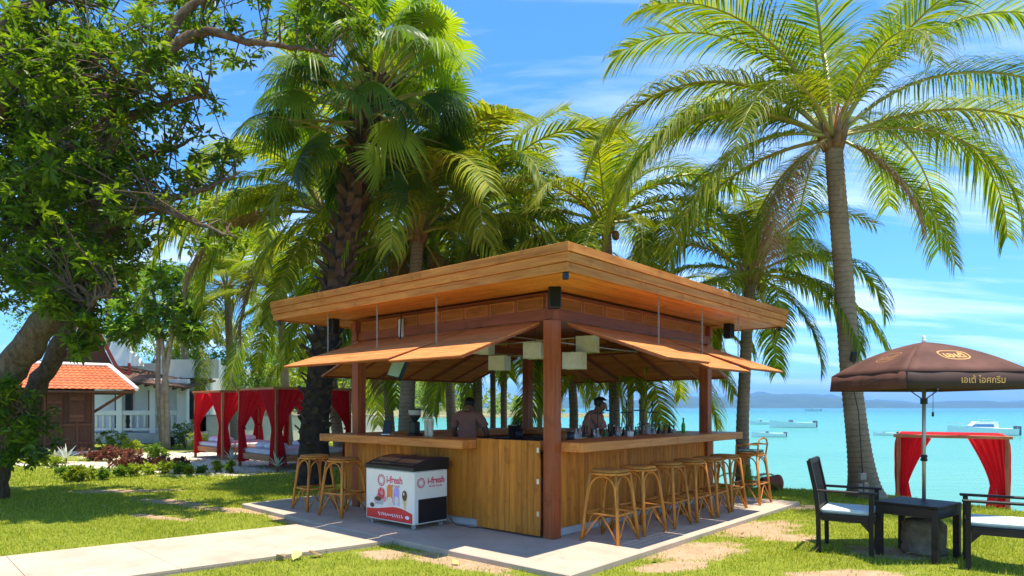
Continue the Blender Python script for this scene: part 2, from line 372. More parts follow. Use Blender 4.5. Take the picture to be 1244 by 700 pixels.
# headland with a wood on it
xs = np.linspace(-420, 44, 90); 
def head_h(x, t):
    e = np.clip((18-x)/70, 0, 1); return (1.0+ 7*e*np.clip(t*1.6, 0, 1)) + .8*np.sin(x/17)*t
V = []; rows = [0, .06, .2, .45, .75, 1]
for t in rows:
    for x in xs: V.append((x, 262+ (90*t if x < 10 else 14*t) + 5*math.sin(x/23), -2.75+(head_h(x, t) if t > 0 else 0)))
nn = len(xs); Fc = [(j*nn+i, j*nn+i+1, (j+1)*nn+i+1, (j+1)*nn+i) for j in range(len(rows)-1) for i in range(nn-1)]
tag(link('headland', np_mesh('headland', V, Fc, True), plain('headland_ground', (.20, .19, .08), .9, .5, .3)), kind='structure')
# bar slab and garden path (concrete)
m, n, b, o = newmat('pale_concrete')
tcg = nd(n, 'ShaderNodeTexCoord'); gv = tcg.outputs['Object']
c1 = ramp(n, noise(n, gv, 1.6, 6, .65), [(.25, (.37, .285, .205)), (.55, (.485, .38, .285)), (.8, (.545, .44, .335))])
c1 = mixcol(n, ramp(n, noise(n, gv, 60, 4, .7), [(.5, (0, 0, 0)), (.72, (.35, .35, .35))]), c1, (.27, .22, .18))
c1 = mixcol(n, ramp(n, noise(n, gv, 4.5, 7, .75, 1.2), [(.57, (0, 0, 0)), (.66, (.45, .45, .45))]), c1, (.26, .21, .165))
c1 = mixcol(n, ramp(n, noise(n, gv, .55, 5, .7, .4), [(.55, (0, 0, 0)), (.75, (.4, .4, .4))]), c1, (.31, .245, .185))
n.links.new(c1, b.inputs['Base Color']); b.inputs['Roughness'].default_value = .85; b.inputs['Specular IOR Level'].default_value = .25
bump(n, b, noise(n, gv, 90, 4, .7), .004, .5); M['concrete'] = m
bar_rot = (0, 0, BROT)
SLAB = [(-1.22, -1.15), (4.9, -1.15), (4.9, 5.3), (-1.05, 5.3), (-1.22, 3.0)]
s_ = MB(); s_.prism(SLAB, -.16, 0); tag(s_.build('bar_slab', M['concrete'], None, P0, bar_rot, bev=.008), kind='structure')
pA, pB, pC, pD = W(-1.222, 3.05), W(-1.222, 1.35), Vector((-9.2, 1.45, 0)), Vector((-10.2, 2.85, 0))
PATH = []
joints = 9
for i in range(joints):   # cast in bays with open joints
    t0, t1 = i/joints, (i+1)/joints; g = .006/1.0
    q = [pA.lerp(pD, t0), pA.lerp(pD, t1-.0004), pB.lerp(pC, t1-.0004), pB.lerp(pC, t0)]
    PATH.append(q)
pth = MB(); pth.prism([(v.x, v.y) for v in (pA, pD, pC, pB)], -.18, -.045); proot = tag(pth.build('garden_path', M['concrete']), kind='structure')
for q in PATH:
    k = MB(); k.prism([(v.x, v.y) for v in q], -.043, -.012); k.build('paving_bay', M['concrete'], proot, bev=.003)
PATH_POLY = np.array([(v.x, v.y) for v in (pA, pD, pC, pB)]); SLAB_POLY = np.array([(W(a, b_).x, W(a, b_).y) for a, b_ in SLAB])
# ================================================================== THE BAR
bar = empty('beach_bar', P0, BROT, 'square open timber beach bar with flat overhanging roof and propped shutters on concrete slab', 'bar')
A1, B1 = 3.98, 3.71                      # post square
RA0, RA1, RB0, RB1 = -.87, 5.23, -.87, 4.76   # roof edges
ZB, ZT = 2.82, 3.10
for a in (0, A1):
    for b_ in (0, B1):
        board('post', bar, a-.075, a+.075, b_-.075, b_+.075, 0, 2.5, M['red2'], .006)
rng = random.Random(4)
# roof deck and fascia: three tiers of boards on each side, each side from two butted lengths
roof = board('roof', bar, RA0+.05, RA1-.05, RB0+.05, RB1-.05, 2.86, ZT-.01, M['fascia0'], .01)
roof_c = Vector(((RA0+RA1)/2, (RB0+RB1)/2, (2.86+ZT-.01)/2))
def rel(v): return tuple(Vector(v)-roof_c)
tiers = [(3.012, ZT, .0), (2.915, 3.008, .014), (ZB, 2.911, .028)]
for z0, z1, inset in tiers:
    cut = rng.uniform(.35, .65)
    for side in range(4):
        x0, x1, y0, y1 = RA0+inset, RA1-inset, RB0+inset, RB1-inset; th = .046
        if side in (0, 2):        # along b
            xa = (x0, x0+th) if side == 0 else (x1-th, x1)
            c = y0+(y1-y0)*rng.uniform(.35, .65)
            for ya, yb in ((y0, c-.0015), (c+.0015, y1)):
                p = rel((0, 0, 0)); board('fascia_board', roof, xa[0]+p[0], xa[1]+p[0], ya+p[1], yb+p[1], z0+p[2], z1+p[2], M['fascia1'], .003)
        else:
            ya = (y0, y0+th) if side == 1 else (y1-th, y1)
            c = x0+(x1-x0)*rng.uniform(.35, .65)
            for xa, xb in ((x0+th+.001, c-.0015), (c+.0015, x1-th-.001)):
                p = rel((0, 0, 0)); board('fascia_board', roof, xa+p[0], xb+p[0], ya[0]+p[1], ya[1]+p[1], z0+p[2], z1+p[2], M['fascia0'], .003)
# soffit planks, mitred at the corners
def soffit_plank(u0, u1, v0, v1, cutk, side):
    """u along the eave"""
    b_ = MB(); L0, L1, wd = u0, u1, v1-v0; mid = (L0+L1)/2
    h = (L1-L0)/2; V = [(-h, -wd/2), (h, -wd/2), (h-wd, wd/2), (-h+wd, wd/2)]
    b_.prism(V, -.009, .009)
    return b_.mesh('soffit_plank', M['soffit'], bev=.003), mid
nb = 9; inner_a0, inner_b0 = -.06, -.06
wd = (-.06-(RA0+.075))/nb
for k in range(nb):
    off = RA0+.075+k*wd
    for side in range(4):
        if side == 1: u0, u1 = RA0+.075+k*wd, RA1-.075-k*wd
        elif side == 3: u0, u1 = RA0+.075+k*wd, RA1-.075-k*wd
        else: u0, u1 = RB0+.075+k*wd, RB1-.075-k*wd
        me, mid = soffit_plank(u0, u1, 0, wd-.004, k, side)
        zz = 2.845; cv = off+wd/2
        if side == 1: loc, rz = (mid, cv, zz), 0
        elif side == 0: loc, rz = (cv, mid, zz), -math.pi/2
        elif side == 3: loc, rz = (mid, RB1-(cv-RB0), zz), math.pi
        else: loc, rz = (RA1-(cv-RA0), mid, zz), math.pi/2
        link('soffit_plank', me, None, roof, rel(loc), (0, 0, rz))
# inner ceiling boards
na = 20; stp = (A1+.1)/na
for i in range(na):
    board('ceiling_board', bar, -.05+i*stp, -.05+(i+1)*stp-.004, -.04, B1+.04, 2.80, 2.818, M['red1'], .003)
# beams and louvred band under the roof
for b_, s in ((0, -1), (B1, 1)):
    board('beam', bar, -.09, A1+.09, b_-.055, b_+.055, 2.503, 2.635, M['red0'], .005)
    board('top_rail', bar, -.09, A1+.09, b_-.04, b_+.04, 2.775, 2.80, M['red0'], .003)
for a in (0, A1):
    board('beam', bar, a-.052, a+.052, -.058, B1+.058, 2.50, 2.632, M['red1'], .005)
    board('top_rail', bar, a-.038, a+.038, -.04, B1+.04, 2.773, 2.798, M['red1'], .003)
def louvre(L, along):
    k = MB()
    for z in (0, .128): k.box(-L/2, L/2, -.014, .014, z, z+.010)
    for x in (-L/2, L/2-.012): k.box(x, x+.012, -.0135, .0135, .0101, .1279)
    k.box(-L/2+.012, L/2-.012, .002, .006, .010, .128)
    for i in range(8):
        z = .014+i*.0143
        k.add([(-L/2+.012, -.012, z), (L/2-.012, -.012, z), (L/2-.012, .001, z+.012), (-L/2+.012, .001, z+.012),
               (-L/2+.012, -.012, z+.003), (L/2-.012, -.012, z+.003), (L/2-.012, .001, z+.015), (-L/2+.012, .001, z+.015)],
              [(0, 1, 2, 3), (7, 6, 5, 4), (0, 4, 5, 1), (1, 5, 6, 2), (2, 6, 7, 3), (3, 7, 4, 0)])
    return k.mesh('louvre_panel', M['flap0'])
nl = 8
for (Lt, side) in ((A1, 'r'), (B1, 'l')):
    st = (Lt-.16)/nl; me = louvre(st-.045, 0)
    for i in range(nl):
        u = .08+st*(i+.5)
        for far in (0, 1):
            if side == 'r': link('louvre_panel', me, None, bar, (u, -.022 if not far else B1+.022, 2.6365), (0, 0, 0 if not far else math.pi))
            else: link('louvre_panel', me, None, bar, (-.022 if not far else A1+.022, u, 2.6345), (0, 0, -math.pi/2 if not far else math.pi/2))
            if i:
                v = .08+st*i
                if side == 'r': board('mullion', bar, v-.019, v+.019, (-.034 if not far else B1-.0), (0 if not far else B1+.034), 2.636, 2.774, M['red2'], .002)
                else: board('mullion', bar, (-.034 if not far else A1), (0 if not far else A1+.034), v-.019, v+.019, 2.634, 2.772, M['red2'], .002)
for a in (-.03, A1+.03):
    for b_ in (-.03, B1+.03): board('corner_stile', bar, a-.055, a+.055, b_-.055, b_+.055, 2.637, 2.772, M['red2'], .003)
# propped shutters: each hinged under the beam, boards on two ribs, hung by a chain
FL, TH = 1.37, math.atan2(.46, 1.29)
def chain_mesh(L):
    k = MB(); n_ = max(3, int(L/.032))
    for i in range(n_):
        z = -L*(i+.5)/n_; r = L/n_*.72
        pts = []
        for j in range(9):
            t = 2*math.pi*j/8; x, zz = .010*math.cos(t), r*math.sin(t)
            pts.append((x, 0, z+zz) if i % 2 == 0 else (0, x, z+zz))
        k.tube(pts, .0034, 4, False)
    return k.mesh('chain', M['chain'])
def flap(kind, u0, u1, dz, chain_at, nth):
    """kind: side of the bar; u along the hinge"""
    wdt = u1-u0; um = (u0+u1)/2
    loc = {'r': (um, -.06, 2.487), 'l': (-.06, um, 2.487), 'fr': (um, B1+.06, 2.487), 'fl': (A1+.06, um, 2.487)}[kind]
    rz = {'r': 0, 'l': -math.pi/2, 'fr': math.pi, 'fl': math.pi/2}[kind]
    tilt = TH+dz
    k = MB()                                      # shutter frame (ribs) below the boards; local: x along hinge, -y outwards
    for x in (-wdt/2+.02, 0, wdt/2-.02): k.box(x-.018, x+.018, -FL+.02, -.02, -.038, -.0145)
    for y in (-.035, -FL+.035): k.box(-wdt/2+.039, -.019, y-.016, y+.016, -.036, -.0145); k.box(.019, wdt/2-.039, y-.016, y+.016, -.036, -.0145)
    f = k.build('shutter', M['red1'], bar, loc, (0, 0, 0))
    f.rotation_euler = (Matrix.Rotation(rz, 3, 'Z') @ Matrix.Rotation(tilt, 3, 'X')).to_euler()
    nbd = 15; bw = FL/nbd
    for i in range(nbd):
        board('shutter_board', f, -wdt/2, wdt/2, -FL+i*bw, -FL+(i+1)*bw-.003, -.014, .0, M['flap0'], .003)
    if chain_at is not None:
        r_ = .72; zf = 2.487-r_*math.sin(tilt)
        pos = {'r': (chain_at, -.06-r_*math.cos(tilt)), 'l': (-.06-r_*math.cos(tilt), chain_at), 'fr': (chain_at, B1+.06+r_), 'fl': (A1+.06+r_, chain_at)}[kind]
        link('chain', chain_mesh(2.834-zf), None, bar, (pos[0], pos[1], 2.834))
for i, (u0, u1, dz) in enumerate([(.2, 1.25, 0), (1.27, 2.45, .045), (2.47, 3.62, .012)]): flap('r', u0, u1, dz, u1-.12, i)
for i, (u0, u1, dz) in enumerate([(.12, 1.27, 0), (1.29, 2.4, -.02), (2.42, 3.52, -.02)]): flap('l', u0, u1, dz, u1-.12, i)
for i, (u0, u1, dz) in enumerate([(.2, 1.35, 0), (1.37, 2.55, .0), (2.57, 3.75, .0)]): flap('fr', u0, u1, dz, u1-.12, i)
for i, (u0, u1, dz) in enumerate([(.2, 1.27, 0), (1.29, 2.4, .0), (2.42, 3.52, .0)]): flap('fl', u0, u1, dz, u1-.12, i)
# counter fronts of vertical planks on a concrete plinth
def plank_wall(axis, fixed, u0, u1, z0, z1, face, wdp=.088):
    n_ = max(1, round((u1-u0)/wdp)); st = (u1-u0)/n_
    for i in range(n_):
        p, q = u0+i*st+.0015, u0+(i+1)*st-.0015
        t = .02
        if axis == 'a': board('front_plank', bar, p, q, *sorted((fixed, fixed+face*t)), z0, z1, M['plank'], .004)
        else: board('front_plank', bar, *sorted((fixed, fixed+face*t)), p, q, z0, z1, M['plank'], .004)
board('plinth', bar, .08, 4.25, -.005, .12, 0, .095, M['concrete_block'], .006)
board('plinth', bar, -.03, .10, 1.13, 4.0, 0, .095, M['concrete_block'], .006)
board('plinth', bar, 4.10, 4.24, .13, 3.95, 0, .095, M['concrete_block'], .006)
board('plinth', bar, .12, 4.09, 3.86, 3.99, 0, .095, M['concrete_block'], .006)
plank_wall('a', .0, .082, 4.24, .098, .985, -1)
plank_wall('b', -.05, 1.135, 3.98, .098, .985, -1)
plank_wall('b', 4.23, .12, 3.97, .098, .985, 1)
plank_wall('a', 3.98, .10, 4.22, .098, .985, 1)
plank_wall('a', .12, .30, 4.1, .06, .96, 1, .2)       # inside faces
plank_wall('b', .12, 1.14, 3.84, .06, .96, 1, .2)
board('counter_top', bar, .078, 2.35, -.367, .30, .99, 1.10, M['count0'], .008)
board('counter_top', bar, 2.353, 4.58, -.367, .30, .99, 1.10, M['count0'], .008)
board('counter_top', bar, -.36, .24, 1.11, 2.75, .99, 1.10, M['count1'], .008)
board('counter_top', bar, -.36, .24, 2.753, 4.22, .99, 1.10, M['count1'], .008)
board('counter_top', bar, 3.75, 4.5, .303, 4.15, .987, 1.097, M['count1'], .008)
board('counter_top', bar, .243, 3.747, 3.55, 4.2, .987, 1.097, M['count0'], .008)
# gate between corner post and left counter
gate = board('gate', bar, -.105, -.085, .09, 1.095, .10, .90, M['red2'], .003)
gc = Vector((-.095, .5925, .50))
ng = 11; st = (1.095-.085)/ng
for i in range(ng):
    y0 = .085+i*st+.001; board('gate_plank', gate, -.026, -.0105, y0-gc.y, y0+st-.002-gc.y, .025-gc.z, 1.115-gc.z, M['plank'], .004)
for z in (.25, .62, .98): board('hinge', gate, -.034, -.0265, .092-gc.y, .125-gc.y, z-gc.z, z+.06-gc.z, M['steel'], .002)
# low shelf behind the right counter, for bottles
board('back_shelf', bar, .35, 3.7, .303, .62, .93, .955, M['darkwood'], .004)
board('back_shelf', bar, .243, .62, 1.2, 3.5, .93, .955, M['darkwood'], .004)
# conduit rail and ceiling rods inside
k = MB(); k.tube([(0.1, 1.2, 2.45), (3.9, 1.2, 2.45)], .012, 8); k.tube([(1.2, 0.1, 2.43), (1.2, 3.6, 2.43)], .012, 8); k.build('ceiling_rail', M['steel'], bar, smooth=True)
# loudspeakers on the corners
def speaker(a, b_, rz, lab, cat='speaker', s=(.14, .13, .24), z=2.72):
    t = empty('loudspeaker', W(a, b_, z-s[2]/2), BROT+rz, lab, cat, 'black loudspeakers under the roof')
    k = MB(); k.box(-s[0]/2, s[0]/2, -s[1]/2, s[1]/2, 0, s[2]); k.build('cabinet', M['dark'], t, bev=.012)
    g = MB(); g.box(-s[0]/2+.014, s[0]/2-.014, -s[1]/2-.006, -s[1]/2-.001, .014, s[2]-.014); g.build('grille', plain('speaker_cloth', (.008, .008, .008), .9, .2, 80), t, bev=.002)
    k = MB(); k.tube([(0, s[1]/2, s[2]/2), (0, s[1]/2+.05, s[2]/2)], .012, 6); k.build('bracket', M['dark'], t)
speaker(-.155, -.155, -math.pi/4+0, 'black box loudspeaker on the corner above the gate post')
speaker(A1+.25, -.28, 0, 'black box loudspeaker under the soffit beside the end of the right louvres')
speaker(-.28, B1+.25, -math.pi/2, 'black box loudspeaker under the soffit beside the end of the left louvres')
for a, b_, lb in ((-.80, -.79, 'small black spotlight under the front roof corner'), (RA1-.12, -.78, 'small black spotlight under the seaward roof corner'), (-.78, RB1-.12, 'small black spotlight under the garden roof corner')):
    t = empty('spotlight', W(a, b_, 2.835), BROT+R(40), lb, 'spotlight', 'small spotlights on the roof corners')
    k = MB(); k.box(-.035, .035, -.03, .03, -.085, -.02); k.build('housing', M['dark'], t, bev=.006)
    k = MB(); k.tube([(0, 0, -.02), (0, 0, 0)], .012, 8); k.build('stem', M['dark'], t)
    k = MB(); k.box(-.028, .028, -.034, -.0305, -.08, -.026); k.build('lens', plain('spot_glass', (.25, .26, .28), .1, .05), t)
# white wall unit on the left louvres
t = empty('wall_light', W(-.045, 2.62, 2.48), BROT-math.pi/2, 'slim white tube light fixed to the left louvred band', 'light')
k = MB(); k.box(-.035, .035, -.05, .006, .0, .26); k.build('casing', M['white'], t, bev=.012)
k = MB(); k.box(-.026, .026, -.056, -.0505, .02, .24); k.build('diffuser', M['glass_white'], t, bev=.002)
# pendant lamps: square cream shades
lamp_mat = M['glass_white']
def pendant(px, py, Y, s, lab):
    p = P(px, py, Y)
    t = empty('pendant_lamp', (p.x, p.y, p.z-s/2), BROT+R(20), lab, 'lamp', 'square cream pendant lamps inside the bar')
    k = MB()
    for q in range(4):
        ang = q*math.pi/2; c_, s__ = math.cos(ang), math.sin(ang)
        def rt(x, y): return (x*c_-y*s__, x*s__+y*c_)
        h = s/2
        pts = [rt(-h+.004, -h), rt(h-.004, -h), rt(h-.004, -h+.006), rt(-h+.004, -h+.006)]
        k.prism(pts, 0, s*.86)
    k.build('shade', lamp_mat, t)
    k = MB()
    for x in (-1, 1):
        for y in (-1, 1): k.box(x*s/2-.006, x*s/2+.006, y*s/2-.006, y*s/2+.006, -.004, s*.87)
    k.box(-s/2, s/2, -.006, .006, s*.86, s*.875); k.box(-.006, .006, -s/2, s/2, s*.876, s*.89)
    k.build('frame', M['glass_white'], t)
    k = MB(); k.ell((0, 0, s*.45), (.035, .035, .05), 10, 6); k.tube([(0, 0, s*.5), (0, 0, s*.88)], .012, 6); k.build('bulb', M['white'], t, smooth=True)
    k = MB(); k.tube([(0, 0, s*.885), (0, 0, 2.80-(p.z-s/2))], .004, 5); k.build('cord', M['dark'], t)
pendant(714, 417, 8.75, .24, 'square cream pendant lamp highest and closest to the right shutters')
pendant(698, 437, 8.6, .245, 'lower square cream pendant lamp just right of the corner post')
pendant(650, 425, 8.7, .235, 'square cream pendant lamp just left of the corner post')
pendant(607, 440, 9.5, .235, 'lowest square cream pendant lamp over the left half of the bar')
pendant(588, 421, 9.4, .22, 'square cream pendant lamp partly behind the left front shutter')
# tilted pale blue sign panel below the left shutters
p = P(482, 446, 8.9)
t = empty('display_panel', p, BROT-R(70), 'tilted pale blue display panel in black case under the left shutters', 'display')
k = MB(); k.box(-.10, .10, .0, .09, -.15, .15); k.build('case', M['dark'], t, rot=(R(-22), R(12), 0), bev=.01)
k = MB(); k.box(-.088, .088, -.008, -.001, -.135, .135); k.build('screen', plain('pale_blue_panel', (.34, .60, .70), .25, .08), t, rot=(R(-22), R(12), 0))
k = MB(); k.tube([(0, .07, .1), (0, .12, 2.80-p.z)], .012, 6); k.build('hanger', M['dark'], t)
# ================================================================== STOOLS
def make_stool(back=False):
    t = empty('bar_stool'); H = .80
    k = MB(); s = .185
    pts = []
    for i in range(24):
        an = 2*math.pi*i/24; c_, s__ = math.cos(an), math.sin(an); e = 3.2
        r = s/((abs(c_)**e+abs(s__)**e)**(1/e)); pts.append((r*c_, r*s__))
    k.prism(pts, H-.035, H); k.build('seat', M['weave'], t, bev=.010)
    k = MB(); ring = [(x*1.03, y*1.03, H-.045) for x, y in pts]+[(pts[0][0]*1.03, pts[0][1]*1.03, H-.045)]
    k.tube(ring, .013, 6, False); k.build('seat_ring', M['rattan'], t, smooth=True)
    foot = .235; top = .165
    def leg_at(sx, sy, z):
        f = z/(H-.05); return Vector((sx*(foot+(top-foot)*f), sy*(foot+(top-foot)*f), z))
    for sx in (-1, 1):
        for sy in (-1, 1):
            k = MB(); k.tube([leg_at(sx, sy, 0), leg_at(sx, sy, .3), leg_at(sx, sy, H-.05)], [.021, .020, .018], 8); k.build('leg', M['rattan'], t, smooth=True)
    corners = [(-1, -1), (1, -1), (1, 1), (-1, 1)]
    for i in range(4):
        p, q = corners[i], corners[(i+1) % 4]
        k = MB(); k.tube([leg_at(*p, .315), leg_at(*q, .315)], .0125, 7); k.build('footrest', M['rattan'], t, smooth=True)
        k = MB()                                   # hooped braces: two quarter arches under the seat, one inverted V below the footrest
        a_, b_ = leg_at(*p, .58), leg_at(*q, .58); ta, tb = leg_at(*p, H-.06), leg_at(*q, H-.06)
        arch = []
        for j in range(13):
            an = math.pi*j/12; f = (1-math.cos(an))/2; z = .56+.17*math.sin(an)**.8
            l0, l1 = leg_at(*p, z), leg_at(*q, z); v = l0.lerp(l1, .05+.9*f); arch.append(v)
        k.tube([leg_at(*p, .34)*.97+Vector((0, 0, .01))]+arch+[leg_at(*q, .34)*.97+Vector((0, 0, .01))], .0095, 6); k.build('arch_brace', M['rattan'], t, smooth=True)
        k = MB(); low = []
        for j in range(9):
            f = j/8; z = .03+.275*(1-abs(2*f-1)**1.25)
            l0, l1 = leg_at(*p, z), leg_at(*q, z); low.append(l0.lerp(l1, .03+.94*f))
        k.tube(low, .0095, 6); k.build('foot_brace', M['rattan'], t, smooth=True)
    if back:
        k = MB(); pts = [(-.17, .17, H-.05), (-.19, .19, H+.12), (-.15, .19, H+.20), (0, .2, H+.225), (.15, .19, H+.2), (.19, .19, H+.12), (.17, .17, H-.05)]
        k.tube(pts, .013, 7); k.build('back_hoop', M['rattan'], t, smooth=True)
        k = MB(); k.tube([(-.17, -.17, H-.05), (-.19, -.16, H+.1), (-.19, .0, H+.125), (-.19, .19, H+.12)], .012, 7); k.tube([(.17, -.17, H-.05), (.19, -.16, H+.1), (.19, .0, H+.125), (.19, .19, H+.12)], .012, 7)
        k.build('arm_hoop', M['rattan'], t, smooth=True)
        k = MB(); k.box(-.16, .16, -.16, .15, H+.002, H+.035); k.build('cushion', plain('teal_cushion', (.10, .22, .22), .8, .1), t, bev=.012)
    return t
st0 = make_stool(); used = [False]
def stool(a, b_, rz, lab, tree=None):
    o = st0 if not used[0] else copy_tree(st0); used[0] = True
    o.location = W(a, b_); o.rotation_euler = (0, 0, BROT+rz); tag(o, lab, 'stool', 'rattan stools at the bar')
for (a, b_, rz), lab in zip([(.36, -.55, .06), (1.0, -.54, -.05), (1.66, -.55, .04), (2.28, -.56, 0), (2.85, -.56, .08), (3.46, -.54, -.04)],
    ['rattan bar stool standing first beside the corner post on the sea side', 'second rattan stool from the corner post along the plank front', 'third rattan stool from the corner post along the plank front',
     'fourth rattan stool from the corner post along the plank front', 'fifth rattan stool from the corner post, half hidden in the row', 'sixth rattan stool from the corner post, beside the armed rattan chair']): stool(a, b_, rz, lab)
stool(-.62, 3.2, .1, 'rattan stool at the left counter between the freezer and the counter end')
stool(-.58, 4.0, -.08, 'rattan stool at the end of the left counter beside the dark palm trunk')
sb = make_stool(True); sb.name = 'bar_chair'; sb.location = W(4.32, -.60); sb.rotation_euler = (0, 0, BROT+math.pi); tag(sb, 'tall rattan bar chair with hooped arms and teal cushion at the counter end', 'chair')
# ================================================================== LETTERING
def text_mesh(s, size, ext=.0008, bold=0):
    cu = bpy.data.curves.new('t', 'FONT'); cu.body = s; cu.size = size; cu.extrude = ext; cu.offset = bold; cu.align_x = 'CENTER'; cu.align_y = 'CENTER'; cu.resolution_u = 3
    o = bpy.data.objects.new('t', cu); C.objects.link(o); dg = bpy.context.evaluated_depsgraph_get()
    me = bpy.data.meshes.new_from_object(o.evaluated_get(dg)); bpy.data.objects.remove(o); bpy.data.curves.remove(cu)
    me.name = 'lettering'; me.materials.clear(); return me
# ================================================================== FREEZER
fr = empty('ice_cream_freezer', W(-.78, 1.51, 0), BROT, 'white ice cream chest freezer with red logo, black curved lid and black grille', 'freezer')
D_, L_, H_ = .56, .96, .72
k = MB(); k.box(0, D_, 0, L_, .065, H_); k.build('body', M['white'], fr, bev=.015)
k = MB(); nseg = 10; pf = []                      # lid: curved, higher at the wall side
for i in range(nseg+1):
    t_ = i/nseg; pf.append((-.012+t_*(D_+.02), H_+.045+.105*math.sin(t_*math.pi*.62)))
V = []; 
for y in (-.012, L_+.012):
    for x, z in pf: V.append((x, y, z))
    for x, z in reversed(pf): V.append((x, y, H_+.002))
n_ = 2*(nseg+1)
k.add(V, [tuple(range(n_)), tuple(reversed(range(n_, 2*n_)))]+[(i, n_+i, n_+(i+1) % n_, (i+1) % n_) for i in range(n_)])
lid = k.build('lid', M['dark'], fr)
gm, n, b, o = newmat('dark_glass'); b.inputs['Base Color'].default_value = (.05, .05, .05, 1); b.inputs['Roughness'].default_value = .08; b.inputs['Specular IOR Level'].default_value = .8
for y0, y1, dz in ((.06, .47, .004), (.49, .90, .009)):
    V = []
    for y in (y0, y1):
        for x, z in pf[1:-1]: V.append((x, y, z+dz))
        for x, z in reversed(pf[1:-1]): V.append((x, y, z+.001))
    kk = MB(); n_ = 2*(nseg-1); kk.add(V, [tuple(range(n_)), tuple(reversed(range(n_, 2*n_)))]+[(i, n_+i, n_+(i+1) % n_, (i+1) % n_) for i in range(n_)])
    kk.build('glass_door', gm, lid)
k = MB(); k.tube([(.02, .47, H_+.075), (.02, .33, H_+.075)], .008, 6); k.build('lid_handle', M['dark'], lid)
gr = MB(); gr.box(.07, D_-.02, -.006, .0, .085, .375); gro = gr.build('grille', M['dark'], fr, bev=.002)
for i in range(11): 
    k = MB(); k.box(-.195, .195, -.006, .0, -.004, .004); 
    link('grille_slat', k.mesh('grille_slat', M['dark'], bev=.002), None, gro, (.305, -.006, .105+i*.0255))
for x in (.06, D_-.06):
    for y in (.07, L_-.07):
        k = MB(); k.tube([(-.012, 0, .03), (.012, 0, .03)], .03, 12); k.box(-.016, .016, -.01, .01, .03, .066); k.build('castor', plain('castor_grey', (.3, .3, .3), .5), fr, (x, y, 0))
def fside(me, mat, y, z, nm='lettering', proud=.001):   # on the long face (-x), reading towards -y
    return link(nm, me, mat, fr, (-proud, y, z), (R(90), 0, R(-90)))
def fend(me, mat, x, z, nm='lettering', proud=.001):
    return link(nm, me, mat, fr, (x, -proud, z), (R(90), 0, 0))
def ring_logo(r):
    k = MB(); n_ = 12
    for rr, tk in ((r, r*.17), (r*.66, r*.09)):
        pts = []
        V = []
        for i in range(48):
            an = 2*math.pi*i/48; q = rr*(1+.05*math.cos(12*an)); V += [(q*math.cos(an), q*math.sin(an), .0006), ((q-tk)*math.cos(an), (q-tk)*math.sin(an), .0006)]
        k.add(V, [(2*i, 2*((i+1) % 48), 2*((i+1) % 48)+1, 2*i+1) for i in range(48)])
    for i in range(12):
        an = 2*math.pi*i/12; q = r*.76; c_ = (q*math.cos(an), q*math.sin(an)); s_ = r*.07
        k.add([(c_[0]+s_, c_[1], .0012), (c_[0], c_[1]+s_, .0012), (c_[0]-s_, c_[1], .0012), (c_[0], c_[1]-s_, .0012)], [(0, 1, 2, 3)])
    return k.mesh('logo', M['pink_print'])
fside(ring_logo(.075), None, .63, .575, 'logo'); fside(text_mesh('i-fresh', .125, bold=.003), M['pink_print'], .37, .59); fside(text_mesh('family foods', .045), M['pink_print'], .375, .52)
fend(ring_logo(.062), None, .115, .575, 'logo'); fend(text_mesh('i-fresh', .112, bold=.003), M['pink_print'], .362, .592); fend(text_mesh('family foods', .045), M['pink_print'], .35, .525)
# printed red wave and ices on the long face: flat print, a millimetre proud
def printed(poly, mat, nm, proud): 
    k = MB(); k.add([(x, z, 0) for x, z in poly], [tuple(range(len(poly)))]); me = k.mesh(nm, mat); return fside(me, None, .48, .065, nm, proud)
wave = [(-.455, .02), (.455, .02)]+[(.455-.91*i/20, .135+.045*math.sin(i/20*math.pi*1.0)*(1)+.02*math.sin(i/20*6.3)) for i in range(21)]
printed(wave, M['red_print'], 'red_wave', .0015)
k = MB(); k.add([(x, z, 0) for x, z in [(.07, .105), (.535, .105), (.535, .105)][:0] or [(0.02, .02), (.55, .02), (.55, .10), (.02, .10)]], [(0, 1, 2, 3)])
def oval(cx_, cz, rx, rz, n_=16, half=False): return [(cx_+rx*math.cos(2*math.pi*i/n_), cz+rz*math.sin(2*math.pi*i/n_)) for i in range(n_)]
PR = {c: plain('print_'+c, v, .4, .08, 14) for c, v in dict(orange=(.8, .25, .05), violet=(.42, .36, .72), cream=(.78, .70, .58), pink=(.75, .30, .34), choc=(.10, .05, .03), wafer=(.72, .52, .16), grey=(.45, .43, .42)).items()}
def stick(cx_, z0, z1, w_): return [(cx_-w_, z0), (cx_+w_, z0)]+[(cx_+w_*math.cos(i*math.pi/8), z1+w_*math.sin(i*math.pi/8)) for i in range(9)]
printed(stick(.02, .24, .41, .058), PR['orange'], 'printed_ice', .002); printed(stick(.15, .22, .39, .058), PR['violet'], 'printed_ice', .002)
printed(stick(.02, .2, .26, .052), PR['cream'], 'printed_ice', .0026); printed(oval(.155, .27, .04, .06), PR['cream'], 'printed_ice', .0026)
for dx, dz, r_ in ((-.15, .36, .075), (-.19, .30, .06), (-.11, .28, .06)): printed(oval(dx, dz, r_, r_*.8), PR['pink'], 'printed_ice', .002)
for i in range(7): printed(oval(-.15+.055*math.cos(i*.9), .34+.05*math.sin(i*.9), .016, .03, 8), M['red_print'], 'printed_ice', .0026)
printed([(-.28, .20), (-.12, .20), (-.09, .27), (-.31, .26)], PR['grey'], 'printed_bowl', .0028); printed(oval(-.22, .27, .07, .028), PR['choc'], 'printed_ice', .003); printed(oval(-.34, .18, .045, .03), PR['choc'], 'printed_ice', .0026)
